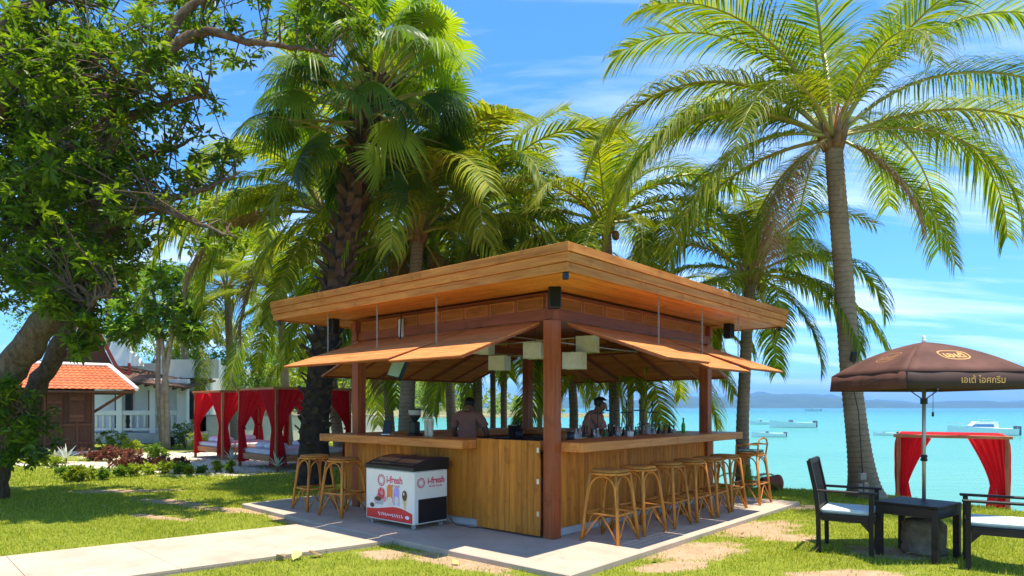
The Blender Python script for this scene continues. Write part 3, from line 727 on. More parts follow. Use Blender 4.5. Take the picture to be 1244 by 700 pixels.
printed([(.27, .30), (.35, .30), (.315, .16)], PR['wafer'], 'printed_cone', .002); printed(oval(.31, .35, .048, .065), PR['choc'], 'printed_ice', .0026); printed(oval(.295, .37, .012, .02, 8), PR['cream'], 'printed_ice', .003)
# running white script on the red wave (unreadable flourish)
k = MB(); pts = [(-.22+.5*i/60, .085+.018*math.sin(i*1.15)*(1 if 24 > i or i > 32 else .15)+.006*math.sin(i*2.7), 0) for i in range(61)]
V = []
for x, z, _ in pts: V += [(x-.004, z-.005, 0), (x+.004, z+.005, 0)]
k.add(V, [(2*i, 2*i+2, 2*i+3, 2*i+1) for i in range(60)]); fside(k.mesh('script_flourish', M['white_print']), None, .48, .065, 'script_flourish', .0025)
printed(oval(.36, .085, .04, .022), M['white_print'], 'printed_badge', .0025)
cb = MB(); cb.tube([W(-.2, 1.5, .1), W(-.17, 1.42, .012), W(-.13, 1.3, .006), W(-.16, 1.15, .006), W(-.11, 1.08, .006), W(-.045, 1.117, .05)], .005, 6)
tag(cb.build('power_cable', M['dark'], smooth=True), 'black power cable trailing from the freezer to the bar front', 'cable')
# ================================================================== THINGS ON THE BAR
def glassy(name, col, tr=.6, rough=.05):
    m, n, b, o = newmat(name); b.inputs['Base Color'].default_value = (*col, 1); b.inputs['Roughness'].default_value = rough
    b.inputs['Transmission Weight'].default_value = tr; b.inputs['IOR'].default_value = 1.3; return m
GL = dict(green=glassy('green_glass', (.05, .35, .08)), clear=glassy('clear_glass', (.75, .8, .8)), amber=glassy('amber_glass', (.30, .10, .02), .4), dark=glassy('dark_glass_bottle', (.03, .025, .02), .15), white=M['white'])
LBL = [plain('bottle_label_'+str(i), c, .5, .1, 12) for i, c in enumerate([(.75, .72, .65), (.55, .05, .05), (.08, .10, .3), (.75, .55, .15)])]
bot_cache = {}
def bottle(a, b_, z, kind, h, lab_i, r=.034):
    key = (kind, lab_i, h, r)
    if key not in bot_cache:
        t = empty('bottle', W(a, b_, z), BROT)
        k = MB(); k.lathe([(r*.92, 0), (r, .01), (r, h*.58), (r*.75, h*.68), (r*.36, h*.76), (r*.34, h*.94)], 12); k.build('glass_body', GL[kind], t, smooth=True)
        k = MB(); k.lathe([(r*1.02, h*.15), (r*1.02, h*.48)], 12, caps=False); k.build('paper_label', LBL[lab_i], t, smooth=True)
        k = MB(); k.lathe([(r*.42, h*.93), (r*.42, h)], 10); k.build('cap', M['dark'] if lab_i % 2 else LBL[lab_i], t)
        bot_cache[key] = t
    else:
        t = copy_tree(bot_cache[key]); t.location = W(a, b_, z)
    nm = {'green': 'green glass', 'clear': 'clear glass', 'amber': 'amber glass', 'dark': 'dark brown', 'white': 'white'}[kind]
    pl = ['cream', 'red', 'blue', 'yellow'][lab_i]
    tag(t, f'{nm} bottle with {pl} label in the row behind the sea side counter', 'bottle', f'{nm} bottles with {pl} labels behind the counter')
rb = random.Random(11)
kinds = ['dark', 'amber', 'clear', 'clear', 'green', 'amber', 'dark', 'clear', 'white']
for i in range(34):
    a = 1.0+i*.083+rb.uniform(-.01, .01)
    bottle(a, .38+.12*(i % 2)+rb.uniform(-.012, .012), .956, kinds[rb.randrange(9)], [.26, .29, .31][rb.randrange(3)], rb.randrange(4))
t = empty('bottle', W(3.62, .2, 1.10), 0, 'slim bright green bottle standing alone at the far end of the counter', 'bottle')
k = MB(); k.lathe([(.03, 0), (.032, .01), (.032, .12), (.012, .17), (.012, .22)], 12); k.build('glass_body', plain('bright_green_glass', (.04, .42, .08), .1), t, smooth=True)
k = MB(); k.lathe([(.014, .215), (.014, .235)], 10); k.build('cap', M['dark'], t)
# five dark cross-shaped taps/stands
for i, (px, lab) in enumerate(zip((758, 770, 782.5, 793, 804.5), ('first', 'second', 'third', 'fourth', 'fifth'))):
    a = 1.55+i*.37
    t = empty('bottle_stand', W(a, .42, .956), BROT+R(-35), f'{lab} dark metal cross stand from the leaning barman among the bottles', 'stand', 'dark metal cross stands')
    k = MB(); k.lathe([(.06, 0), (.06, .015), (.02, .03), (.016, .06)], 12); k.build('base', M['dark'], t)
    hh = .57+.03*(i % 2); k = MB(); k.tube([(0, 0, .05), (0, 0, hh)], [.011, .008], 8); k.build('pole', M['dark'], t)
    k = MB(); k.bar((-.09, 0, hh-.1), (.09, 0, hh-.1), .018, .02); k.build('crossbar', M['dark'], t, bev=.003)
    k = MB(); k.lathe([(.008, 0), (.017, .03), (.004, .09)], 8, (0, 0, hh-.01)); k.build('finial', M['dark'], t)
    k = MB(); pts = [(.07*math.sin(j/10*5), .03*math.cos(j/10*4), hh-.1-.03*j+.02*math.sin(j)) for j in range(9)]; k.tube([(0, 0, hh-.09)]+pts, .006, 6); k.build('hose', plain('hose_brown', (.12, .06, .04), .5), t, smooth=True)
# coffee grinder
gp = W(.12, 2.55, 1.10)
t = empty('coffee_grinder', gp, BROT, 'black coffee grinder with clear bean hopper on the left counter', 'grinder')
k = MB(); k.box(-.075, .075, -.09, .09, 0, .03); k.box(-.06, .06, -.05, .07, .03, .2); k.build('body', M['dark'], t, bev=.012)
k = MB(); k.lathe([(.03, .2), (.04, .215), (.085, .275), (.085, .29)], 16); k.build('collar', M['dark'], t, smooth=True)
k = MB(); k.lathe([(.055, .265), (.088, .30), (.095, .36)], 16, caps=False); k.build('hopper', GL['clear'], t, smooth=True)
k = MB(); k.lathe([(.098, .36), (.098, .375), (.02, .385)], 16); k.build('lid', M['dark'], t)
# menu tablet, tall shakers, cups
t = empty('menu_stand', W(.06, 3.12, 1.10), BROT-R(70), 'small black menu board propped on the left counter', 'menu board')
k = MB(); k.box(-.07, .07, -.008, .008, .005, .21); k.build('board', M['dark'], t, rot=(R(-14), 0, 0), bev=.003)
k = MB(); k.box(-.075, .075, -.03, .09, 0, .012); k.build('foot', M['steel'], t)
for i, (a, b_, lb) in enumerate(((.1, 2.27, 'tall cream plastic shaker cup beside the coffee grinder'), (.08, 2.17, 'tall cream plastic shaker cup beside the barman seen from behind'))):
    t = empty('shaker_cup', W(a, b_, 1.10), 0, lb, 'cup', 'tall shaker cups')
    k = MB(); k.lathe([(.030, 0), (.034, .01), (.042, .22)], 14); k.build('cup', plain('shaker_plastic', (.62, .60, .45), .35, .06), t, smooth=True)
    k = MB(); k.lathe([(.044, .22), (.044, .235), (.012, .245)], 14); k.build('lid', M['white'], t)
    k = MB(); k.tube([(.01, 0, .24), (.03, .01, .31)], .004, 6); k.build('straw', M['white'], t)
rb = random.Random(5)
def clutter(name, a, b_, z, prof, mat, lab, cat, extra=None):
    t = empty(name, W(a, b_, z), BROT, lab, cat)
    k = MB(); k.lathe(prof, 14); k.build('body', mat, t, smooth=True)
    if extra: extra(t)
def stems(t):
    for i in range(7):
        k = MB(); an = i*.9; k.tube([(0, 0, .1), (.02*math.cos(an), .02*math.sin(an), .18), (.06*math.cos(an), .06*math.sin(an), .25+.02*(i % 3))], .006, 5); k.build('utensil', M['dark'], t)
board('work_table', None, 0, 1, 0, 1, 0, 1, M['darkwood']) if False else None
wt = empty('work_table', W(2.0, 2.0, 0), BROT, 'dark work table standing in the middle of the bar', 'table')
board('table_top', wt, -.6, .6, -.35, .35, 1.0, 1.04, M['darkwood'], .005)
for x in (-.55, .55):
    for y in (-.3, .3): board('leg', wt, x-.03, x+.03, y-.03, y+.03, 0, .999, M['darkwood'], .003)
clutter('utensil_pot', 1.58, 1.86, 1.04, [(.05, 0), (.055, .01), (.06, .14)], M['dark'], 'black pot full of dark utensils on the work table', 'pot', stems)
clutter('ice_bucket', 1.75, 2.1, 1.04, [(.08, 0), (.09, .01), (.11, .18), (.115, .185)], M['steel'], 'steel ice bucket on the dark work table', 'bucket')
clutter('blender_jug', 2.2, 1.75, 1.04, [(.07, 0), (.075, .12), (.05, .14), (.065, .33), (.06, .35), (.02, .37)], glassy('smoke_jug', (.06, .12, .12), .3), 'smoky blender jug on the work table beside the back post', 'blender')
clutter('storage_jar', 2.45, 1.8, 1.04, [(.06, 0), (.065, .01), (.065, .2), (.05, .23), (.05, .26)], GL['amber'], 'squat amber storage jar on the work table', 'jar')
clutter('napkin_cup', 1.9, .12, 1.10, [(.04, 0), (.045, .01), (.05, .07)], M['white'], 'low white napkin cup on the sea side counter', 'cup')
clutter('glass_tumbler', .42, .15, 1.10, [(.03, 0), (.034, .01), (.036, .12)], GL['amber'], 'amber tumbler at the corner post end of the counter', 'glass')
clutter('napkin_holder', .62, .2, 1.10, [(.045, 0), (.05, .01), (.05, .10)], M['dark'], 'black round holder beside the amber tumbler', 'holder')
# ================================================================== PARASOLS
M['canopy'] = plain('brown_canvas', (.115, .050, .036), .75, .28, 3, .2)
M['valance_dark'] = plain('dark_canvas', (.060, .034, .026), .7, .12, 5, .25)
def parasol(loc, rz, lab, mark=True, dz=0):
    t = empty('parasol', loc, rz, lab, 'umbrella', 'brown parasols on the lawn')
    ZA, RR, DR, VL = 2.19+dz+.06, .92, .345, .17          # apex, half diagonal, drop, valance
    def surf(i, s, u):                              # panel i, s from rib to rib, u from apex to eave
        c0 = Vector((RR*math.cos(i*math.pi/2), RR*math.sin(i*math.pi/2), 0)); c1 = Vector((RR*math.cos((i+1)*math.pi/2), RR*math.sin((i+1)*math.pi/2), 0))
        p = c0.lerp(c1, s)*u; sag = -.05*math.sin(math.pi*s)*u*(1-u)
        return Vector((p.x, p.y, ZA-DR*(.35*u+.65*u**2)+sag*.6))
    for i in range(4):
        k = MB(); V = []; ns, nu = 10, 10
        for a in range(nu+1):
            for s in range(ns+1): V.append(surf(i, s/ns, max(.02, a/nu)))
        k.add(V, [(a*(ns+1)+s, a*(ns+1)+s+1, (a+1)*(ns+1)+s+1, (a+1)*(ns+1)+s) for a in range(nu) for s in range(ns)])
        pan = k.build('canopy_panel', M['canopy'], t, smooth=True)
        so = pan.modifiers.new('thickness', 'SOLIDIFY'); so.thickness = .004; so.offset = -1
        k = MB(); V = []
        for j, dzv in enumerate((0, -VL*.5, -VL)):
            for s in range(ns+1):
                q = surf(i, .004+.992*s/ns, 1); f = 1.0+.010*j+.002*math.sin(s*1.7+i); V.append((q.x*f, q.y*f, q.z+dzv))
        k.add(V, [(a*(ns+1)+s, (a+1)*(ns+1)+s, (a+1)*(ns+1)+s+1, a*(ns+1)+s+1) for a in range(2) for s in range(ns)])
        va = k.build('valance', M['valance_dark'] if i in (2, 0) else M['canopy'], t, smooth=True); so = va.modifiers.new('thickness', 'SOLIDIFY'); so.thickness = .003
        k = MB(); k.tube([surf(i, 0, u/8)-Vector((0, 0, .014)) for u in range(9)], .007, 5); rbo = k.build('rib', M['dark'], t)
        q = surf(i, 0, .6); k = MB(); k.tube([(0, 0, ZA-.62), q-Vector((0, 0, .02))], .006, 5); k.build('strut', M['dark'], rbo)
        if mark and i in (1, 2):
            e = (surf(i, 1, 1)-surf(i, 0, 1)); e.z = 0; e.normalize(); mid = surf(i, .5, 1)
            nrm = Vector((mid.x, mid.y, 0)).normalized()
            # lettering on the valance
            for s_, sz in (('เอเต้ ไอศกรีม', .088),):
                me = text_mesh(s_, sz, .0005, .001)
                mt = M['gold'] if i == 2 else plain('dim_gold_print', (.17, .085, .05), .7)
                o_ = link('lettering', me, mt, t)
                base = mid*1.0 + nrm*.0135 + Vector((0, 0, -VL*.5)); base += e*(.12 if i == 2 else 0)
                o_.matrix_local = Matrix(((e.x, 0, nrm.x, base.x), (e.y, 0, nrm.y, base.y), (0, 1, 0, base.z), (0, 0, 0, 1)))
            # emblem: oval outline and script, laid on the curved panel
            def wrap(me, c_s, c_u, nm):
                wdth = (surf(i, 1, 1)-surf(i, 0, 1)).length
                for v in me.vertices:
                    u_ = c_u - v.co.y/.73; w_ = max(.1, u_)*wdth; s2 = c_s+v.co.x/w_
                    q = surf(i, min(1, max(0, s2)), u_); v.co = q+Vector((q.x*.004, q.y*.004, .0055+v.co.z))
                link(nm, me, M['gold'] if i == 2 else plain('dim_gold_mark', (.30, .14, .06), .6), t)
            k = MB(); V = []
            for j in range(40):
                an = 2*math.pi*j/40; c_, s_ = math.cos(an), math.sin(an); e_ = 2.8; r_ = 1/((abs(c_)**e_+abs(s_)**e_)**(1/e_))
                V += [(.155*r_*c_, .095*r_*s_, 0), (.142*r_*c_, .083*r_*s_, 0)]
            k.add(V, [(2*j, 2*((j+1) % 40), 2*((j+1) % 40)+1, 2*j+1) for j in range(40)])
            wrap(k.mesh('emblem'), .52, .62, 'emblem')
            me = text_mesh('เอเต้', .13, .0003, .003); wrap(me, .52, .64, 'lettering')
    k = MB(); k.tube([(0, 0, .12), (0, 0, ZA-.02)], .019, 10); k.build('pole', plain('grey_steel_pole', (.40, .38, .33), .35, .1, 8, .5, .6), t, smooth=True)
    k = MB(); k.lathe([(.03, 0), (.036, .02), (.026, .035), (.036, .05), (.03, .07)], 12, (0, 0, .98)); k.tube([(0, 0, 1.015), (.06, 0, 1.015)], .009, 6); k.build('clamp', M['dark'], t)
    k = MB(); k.lathe([(.02, -.02), (.022, .03), (.012, .04), (.02, .06), (.004, .075)], 10, (0, 0, ZA)); k.build('finial', M['white'], t, smooth=True)
    k = MB(); k.lathe([(.035, 0), (.035, .06)], 12, (0, 0, ZA-.66)); k.build('runner', M['dark'], t)
    # drum of rough stone as foot
    ms = bpy.data.materials.get('rough_stone') or plain('rough_stone', (.22, .165, .11), .95, .45, 9, .15, 0, .9)
    k = MB(); prof = [(.205, 0), (.215, .03), (.205, .07), (.19, .09), (.20, .13), (.21, .22), (.20, .31), (.16, .36), (.03, .38)]
    k.lathe(prof, 28); k2 = k.build('foot_stone', ms, t, smooth=True)
    rs = random.Random(3)
    for v in k2.data.vertices:
        f = 1+.05*math.sin(v.co.x*31+v.co.z*23)+.03*math.sin(v.co.y*47+v.co.z*31); v.co.x *= f; v.co.y *= f
    k = MB(); k.tube([(RR*.72, .01, ZA-.42), (RR*.72, .012, ZA-.75)], .003, 5); k.lathe([(.012, 0), (.012, .05)], 8, (RR*.72, .012, ZA-.80)); k.build('tie_cord', M['dark'], t)
    return t
pl = Vector((4.40, 7.06, -.055))
parasol(pl, math.atan2(-.76, -.65)+math.pi, 'brown parasol with gold emblem over the dark table, standing in a stone foot')
parasol(Vector((7.33, 8.0, -.06)), math.atan2(-.76, -.65)+math.pi, 'second brown parasol of which only the edge shows beyond the chair', False, .07)
# ================================================================== TABLE AND ARMCHAIRS
tb = empty('side_table', (4.25, 6.92, -.055), R(-53), 'low square dark slatted table under the brown parasol', 'table')
for i in range(8):
    y0 = -.30+i*.075; board('top_slat', tb, -.30, .30, y0, y0+.07, .545, .57, M['darkwood'], .004)
for s in (-1, 1):
    board('apron', tb, -.275, .275, s*.283-.012, s*.283+.012, .445, .543, M['darkwood'], .003)
    board('apron', tb, s*.283-.012, s*.283+.012, -.27, .27, .443, .542, M['darkwood'], .003)
    for r_ in (-1, 1): board('leg', tb, s*.266-.03, s*.266+.03, r_*.266-.03, r_*.266+.03, 0, .5445, M['darkwood'], .004)
M['dw1'] = wood('black_brown_wood_y', (.018, .012, .010), (.045, .030, .025), 1, .5, .18, var=.2); M['dw2'] = wood('black_brown_wood_z', (.018, .012, .010), (.045, .030, .025), 2, .5, .18, var=.2)
def armchair(loc, rz, lab):
    t = empty('armchair', loc, rz, lab, 'chair', 'dark wooden armchairs at the low table')    # faces +x
    D, Wd = .25, .27
    for s in (-1, 1):
        board('front_leg', t, D-.022, D+.022, s*Wd-.022, s*Wd+.022, 0, .645, M['dw2'], .004)
        k = MB(); pts = [(-D+.0, 0), (-D-.005, .42), (-D-.03, .65), (-D-.10, .98)]
        for (x0, z0), (x1, z1) in zip(pts[:-1], pts[1:]): k.bar((x0, s*Wd, z0), (x1, s*Wd, z1), .042, .042, (1, 0, 0))
        k.build('back_leg', M['dw2'], t)
        board('armrest', t, -D-.02, D+.05, s*Wd-.03, s*Wd+.03, .647, .672, M['darkwood'], .006)
        board('side_rail', t, -D+.024, D-.024, s*Wd-.013, s*Wd+.013, .345, .415, M['darkwood'], .003)
        k = MB(); k.add([(D-.024, s*Wd-.012, .344), (D-.024, s*Wd+.012, .344), (D-.024, s*Wd-.012, .26), (D-.024, s*Wd+.012, .26), (D-.10, s*Wd-.012, .344), (D-.10, s*Wd+.012, .344)],
                        [(0, 1, 3, 2), (2, 3, 5, 4), (0, 4, 5, 1), (0, 2, 4), (1, 5, 3)]); k.build('corner_bracket', M['dw2'], t)
    board('front_rail', t, D-.013, D+.013, -Wd+.024, Wd-.024, .345, .415, M['dw1'], .003)
    board('back_rail', t, -D-.013, -D+.013, -Wd+.024, Wd-.024, .345, .415, M['dw1'], .003)
    board('seat_deck', t, -D+.016, D-.016, -Wd+.016, Wd-.016, .40, .416, M['darkwood'], .003)
    for z, h, x in ((.965, .06, -D-.096), (.47, .04, -D-.012)): board('back_crossrail', t, x-.014, x+.014, -Wd+.022, Wd-.022, z-h/2, z+h/2, M['dw1'], .004)
    for i in range(9):
        y = -.2+i*.05; k = MB()
        for z0, z1 in ((.49, .65), (.65, .937)):
            def xx(z): return -D-.014 if z < .5 else (-D-.03 if z < .66 else -D-.09)
            k.bar((xx(z0), 0, z0), (xx(z1), 0, z1), .018, .012, (1, 0, 0))
        link('back_slat', k.mesh('back_slat', M['dw2']), None, t, (0, y, 0))
    k = MB(); k.box(-D+.01, D+.01, -Wd+.03, Wd-.03, .418, .475); c_ = k.build('cushion', M['cushion'], t, bev=.02)
armchair((3.66, 7.2, -.055), R(-34), 'dark slatted armchair with pale cushion between the palm and the low table')
armchair((4.72, 6.42, -.055), R(148), 'dark slatted armchair with pale cushion facing the low table from the sea side')
# ================================================================== CABANA DAYBEDS
m_, n, b, o = newmat('red_voile'); v = objvec(n, (1, 1, 1))
n.links.new(ramp(n, noise(n, v, 3.5, 5, .65), [(.3, (.52, .010, .016)), (.7, (.68, .022, .03))]), b.inputs['Base Color']); b.inputs['Roughness'].default_value = .8; b.inputs['Specular IOR Level'].default_value = .2
tr = nd(n, 'ShaderNodeBsdfTranslucent'); tr.inputs[0].default_value = (.72, .02, .03, 1); mx = nd(n, 'ShaderNodeMixShader'); mx.inputs[0].default_value = .55
n.links.new(b.outputs[0], mx.inputs[1]); n.links.new(tr.outputs[0], mx.inputs[2]); n.links.new(mx.outputs[0], o.inputs[0]); M['voile'] = m_
M['bed0'] = wood('daybed_timber_x', (.34, .11, .035), (.52, .22, .08), 0); M['bed2'] = wood('daybed_timber_z', (.34, .11, .035), (.52, .22, .08), 2)
M['mattress'] = plain('mattress_cover', (.60, .54, .56), .85, .08, 5)
M['pillow'] = plain('white_pillow', (.70, .68, .72), .85, .05)
def curtain(wx, H, tie, z0, seed, full=1.0):
    """two wings along +x and +y from the corner post, gathered at the tie"""
    k = MB(); rs = random.Random(seed)
    for wing in (0, 1):
        nu, nv = 30, 18; V = []; ph = rs.uniform(0, 6)
        for j in range(nv+1):
            t = j/nv; z = H-(H-z0)*t; zt = (H-tie)/(H-z0)
            if t < zt:
                f = t/zt; wdt = wx*(1-f)**1.35*(1-.0)+.13
                c0 = .0
            else:
                f = (t-zt)/(1-zt); wdt = .13+.14*f
            amp = .035*(1 if t > .04 else .5)*(.55+.45*abs(t-zt)*2)
            for i in range(nu+1):
                s = i/nu; u = s*wdt; y = amp*(math.sin(s*2*math.pi*5+ph+1.2*math.sin(t*3+s*4))+.45*math.sin(s*2*math.pi*11+2*ph+2*t)) + .012*math.sin(9*t+5*s)
                sagz = -.10*math.sin(min(1, f if t < zt else 0)*math.pi)*s*0
                x_, y_ = u+.01, y+.05
                V.append((x_, y_-.05-.03, z+sagz) if wing == 0 else (y_-.05-.03, x_, z+sagz))
        k.add(V, [(j*(nu+1)+i, j*(nu+1)+i+1, (j+1)*(nu+1)+i+1, (j+1)*(nu+1)+i) for j in range(nv) for i in range(nu)])
    return k.mesh('curtain', M['voile'], smooth=True)
def cabana(loc, rz, lab, S=2.05, H=2.06, pillows=True, legs=.24, wx=.75):
    t = empty('cabana_daybed', loc, rz, lab, 'daybed', 'daybeds with red curtains')
    for x in (0, S):
        for y in (0, S):
            board('post', t, x-.035, x+.035, y-.035, y+.035, .0, H-.06, M['bed2'], .004)
    for y in (0, S):
        board('bed_frame', t, .037, S-.037, y-.03, y+.03, legs-.02, legs+.13, M['bed0'], .005); board('top_beam', t, -.09, S+.09, y-.035, y+.035, H-.059, H, M['bed0'], .004)
    M.setdefault('bed1', wood('daybed_timber_y', (.34, .11, .035), (.52, .22, .08), 1))
    for x in (0, S):
        board('bed_frame', t, x-.03, x+.03, .037, S-.037, legs-.02, legs+.13, M['bed1'], .005); board('top_beam', t, x-.034, x+.034, .037, S-.037, H-.057, H-.002, M['bed1'], .004)
    n_ = 12
    for i in range(n_):
        y0 = .035+i*(S-.07)/n_; board('bed_slat', t, .035, S-.035, y0, y0+(S-.07)/n_-.012, legs+.09, legs+.115, M['bed0'], .003)
    k = MB(); k.box(.05, S-.05, .05, S-.05, legs+.118, legs+.25); k.build('mattress', M['mattress'], t, bev=.03)
    k = MB(); V = []                                   # thin cloth roof sagging between the beams
    for j in range(9):
        for i in range(9): V.append((S*i/8, S*j/8, H+.004-.05*math.sin(math.pi*i/8)*math.sin(math.pi*j/8)))
    k.add(V, [(j*9+i, j*9+i+1, (j+1)*9+i+1, (j+1)*9+i) for j in range(8) for i in range(8)]); k.build('cloth_roof', M['voile'], t, smooth=True)
    for q, (x, y, r_) in enumerate(((0, 0, 0), (S, 0, 90), (S, S, 180), (0, S, 270))):
        c_ = link('curtain', curtain(wx, H-.065, .98, legs-.1, q+int(abs(loc[0])*7)), None, t, (x, y, 0), (0, 0, R(r_)))
        k = MB(); k.lathe([(.07, 0), (.075, .025), (.07, .05)], 12, (.06, .06, .97)); k.build('tie_band', M['voile'], c_)
    if pillows:
        for i, (x, y, r_) in enumerate(((.35, .5, .1), (.38, 1.05, -.1), (.4, 1.55, .2), (1.5, 1.6, .6))):
            pz = legs+.25
            p_ = MB(); p_.ell((0, 0, 0), (.17, .24, .09), 14, 8)
            tag(p_.build('pillow', M['pillow'], None, (Matrix.Translation(loc) @ Matrix.Rotation(rz, 4, 'Z')) @ Vector((x, y, pz+.085)), (0, R(-12), rz+r_), smooth=True),
                ['pale pillow by the front curtain', 'middle one of three pale pillows in a row', 'pale pillow at the inner end of the row', 'lone pale pillow by the back curtain'][i]+' on the '+('front' if loc[0] > -7 else 'rear')+' red daybed', 'pillow', 'pillows on the '+('front' if loc[0] > -7 else 'rear')+' daybed')
    return t
cabana((-5.74, 16.1, -.06), R(46), 'red curtained wooden daybed behind the dark palm trunk')
cabana((-8.45, 19.3, -.06), R(46), 'red curtained wooden daybed beside the green hedge, farther from the bar')
cabana((7.78, 13.3, -1.13), R(-32), 'red curtained daybed frame below the lawn edge beside the sea', S=1.75, H=2.09, pillows=False, wx=.42)
# ================================================================== SMALL GARDEN THINGS
t = empty('planter_pot', G(942, 597)+Vector((0, .15, 0)), 0, 'reddish clay planter lying at the lawn edge', 'planter')
k = MB(); k.lathe([(.10, 0), (.12, .02), (.135, .30), (.15, .31), (.15, .36), (.13, .36), (.12, .29), (.03, .28)], 24, caps=False); k.build('pot', plain('terracotta', (.33, .10, .065), .7, .2, 5), t, rot=(0, R(88), R(8)), loc=(-.2, 0, .13), smooth=True)
k = MB(); k.lathe([(.125, .28), (.02, .285)], 20); k.build('soil', plain('pot_soil', (.06, .04, .03), .9), t, rot=(0, R(88), R(8)), loc=(-.2, 0, .13))
# junction boxes and cable on the tall palm are built with that palm
# ================================================================== BOATS
M['hull'] = plain('boat_white', (.78, .79, .80), .3, .04, 3); M['boat_blue'] = plain('boat_glass', (.05, .16, .35), .15, .1); M['boat_dark'] = plain('boat_trim', (.10, .13, .18), .4)
def hull_mesh(L, B, Hh, rake=.18):
    k = MB(); nx_ = 14; secs = []
    for i in range(nx_+1):
        t = i/nx_; x = -L/2+L*t; w_ = B/2*(1-max(0, (t-.45)/.55)**2.2)*(.86+.14*min(1, t*4)); w_ = max(w_, .02); sh = Hh*(1+.45*t**2.2)
        secs.append([(x-(0 if t < .9 else 0), -w_, sh), (x, -w_*.78, .02), (x, 0, -.22*Hh), (x, w_*.78, .02), (x, w_, sh), (x, w_*.8, sh-.12*Hh), (x, -w_*.8, sh-.12*Hh)])
    V = [p for s in secs for p in s]; n_ = 7
    Fc = [(i*n_+j, i*n_+(j+1) % n_, (i+1)*n_+(j+1) % n_, (i+1)*n_+j) for i in range(nx_) for j in range(n_)]
    Fc += [tuple(range(n_)), tuple(reversed(range(nx_*n_, (nx_+1)*n_)))]
    k.add(V, Fc); return k.mesh('hull', M['hull'])
def boat(px, py, L, rz, lab, kind):
    Y = F*4/(py-HOR); p = Vector(((px-622)/F*Y, Y, -2.5))
    t = empty('motorboat', p, rz, lab, 'boat', 'white motorboats moored in the bay')
    B, Hh = L*.28, L*.115
    link('hull', hull_mesh(L, B, Hh), None, t)
    k = MB(); k.box(-L*.5, L*.42, -B*.505, B*.505, Hh*.62, Hh*.70)
    def cab(x0, x1, w_, z0, z1, sl):
        kk = MB(); kk.add([(x0, -w_, z0), (x1, -w_, z0), (x1, w_, z0), (x0, w_, z0), (x0+.1, -w_*.85, z1), (x1-sl, -w_*.85, z1), (x1-sl, w_*.85, z1), (x0+.1, w_*.85, z1)],
                          [(3, 2, 1, 0), (4, 5, 6, 7), (0, 1, 5, 4), (1, 2, 6, 5), (2, 3, 7, 6), (3, 0, 4, 7)]); return kk
    if kind == 'cruiser':
        cab(-L*.22, L*.22, B*.36, Hh*.9, Hh*2.0, L*.12).build('cabin', M['hull'], t)
        cab(-L*.15, L*.19, B*.37, Hh*1.25, Hh*1.72, L*.085).build('cabin_window', M['boat_blue'], t)
        k = MB(); k.bar((-L*.18, 0, Hh*2.25), (L*.02, 0, Hh*2.3), B*.6, .05)
        for x in (-L*.15, 0): k.tube([(x, -B*.25, Hh*1.9), (x, -B*.25, Hh*2.27)], .03, 6); k.tube([(x, B*.25, Hh*1.9), (x, B*.25, Hh*2.27)], .03, 6)
        k.build('hard_top', M['hull'], t)
    else:
        cab(-L*.02, L*.08, B*.2, Hh*.85, Hh*1.55, L*.03).build('console', M['boat_dark'], t)
        if kind == 'bimini':
            k = MB(); k.bar((-L*.12, 0, Hh*2.2), (L*.12, 0, Hh*2.25), B*.7, .05)
            for x in (-L*.1, L*.1):
                for s in (-1, 1): k.tube([(x, s*B*.32, Hh*.9), (x, s*B*.32, Hh*2.22)], .025, 6)
            k.build('canopy', M['hull'], t)
    k = MB()
    for s in (-.25, .25): k = MB(); k.box(-L*.545, -L*.495, s*B-.12, s*B+.12, .05, Hh*1.4); k.build('outboard_motor', M['boat_dark'], t, bev=.03)
    k = MB(); rail = []
    for s in (-1, 1):
        k.tube([(L*.1, s*B*.44, Hh*1.05), (L*.12, s*B*.42, Hh*1.5), (L*.33, s*B*.25, Hh*1.75), (L*.46, 0, Hh*1.85)], .02, 5)
    k.build('bow_rail', M['steel'], t)
boat(925, 515.5, 5.2, R(172), 'white motorboat with canopy moored beside a longer white boat', 'bimini')
boat(962, 519.5, 8.6, R(176), 'long white open motorboat with dark stern engines, farthest boat beside the slim palm', 'open')
boat(933, 531, 4.4, R(177), 'small low white motorboat moored closest to the slim palm trunk', 'open')
boat(1192, 529, 8.6, R(166), 'white cabin cruiser with blue windows moored behind the waterside daybed', 'cruiser')
boat(1075, 529, 3.0, R(160), 'small orange skiff on the water behind the tall palm', 'open')
boat(987, 499.6, 16, R(170), 'tiny dark fishing boat far out below the hills', 'bimini')
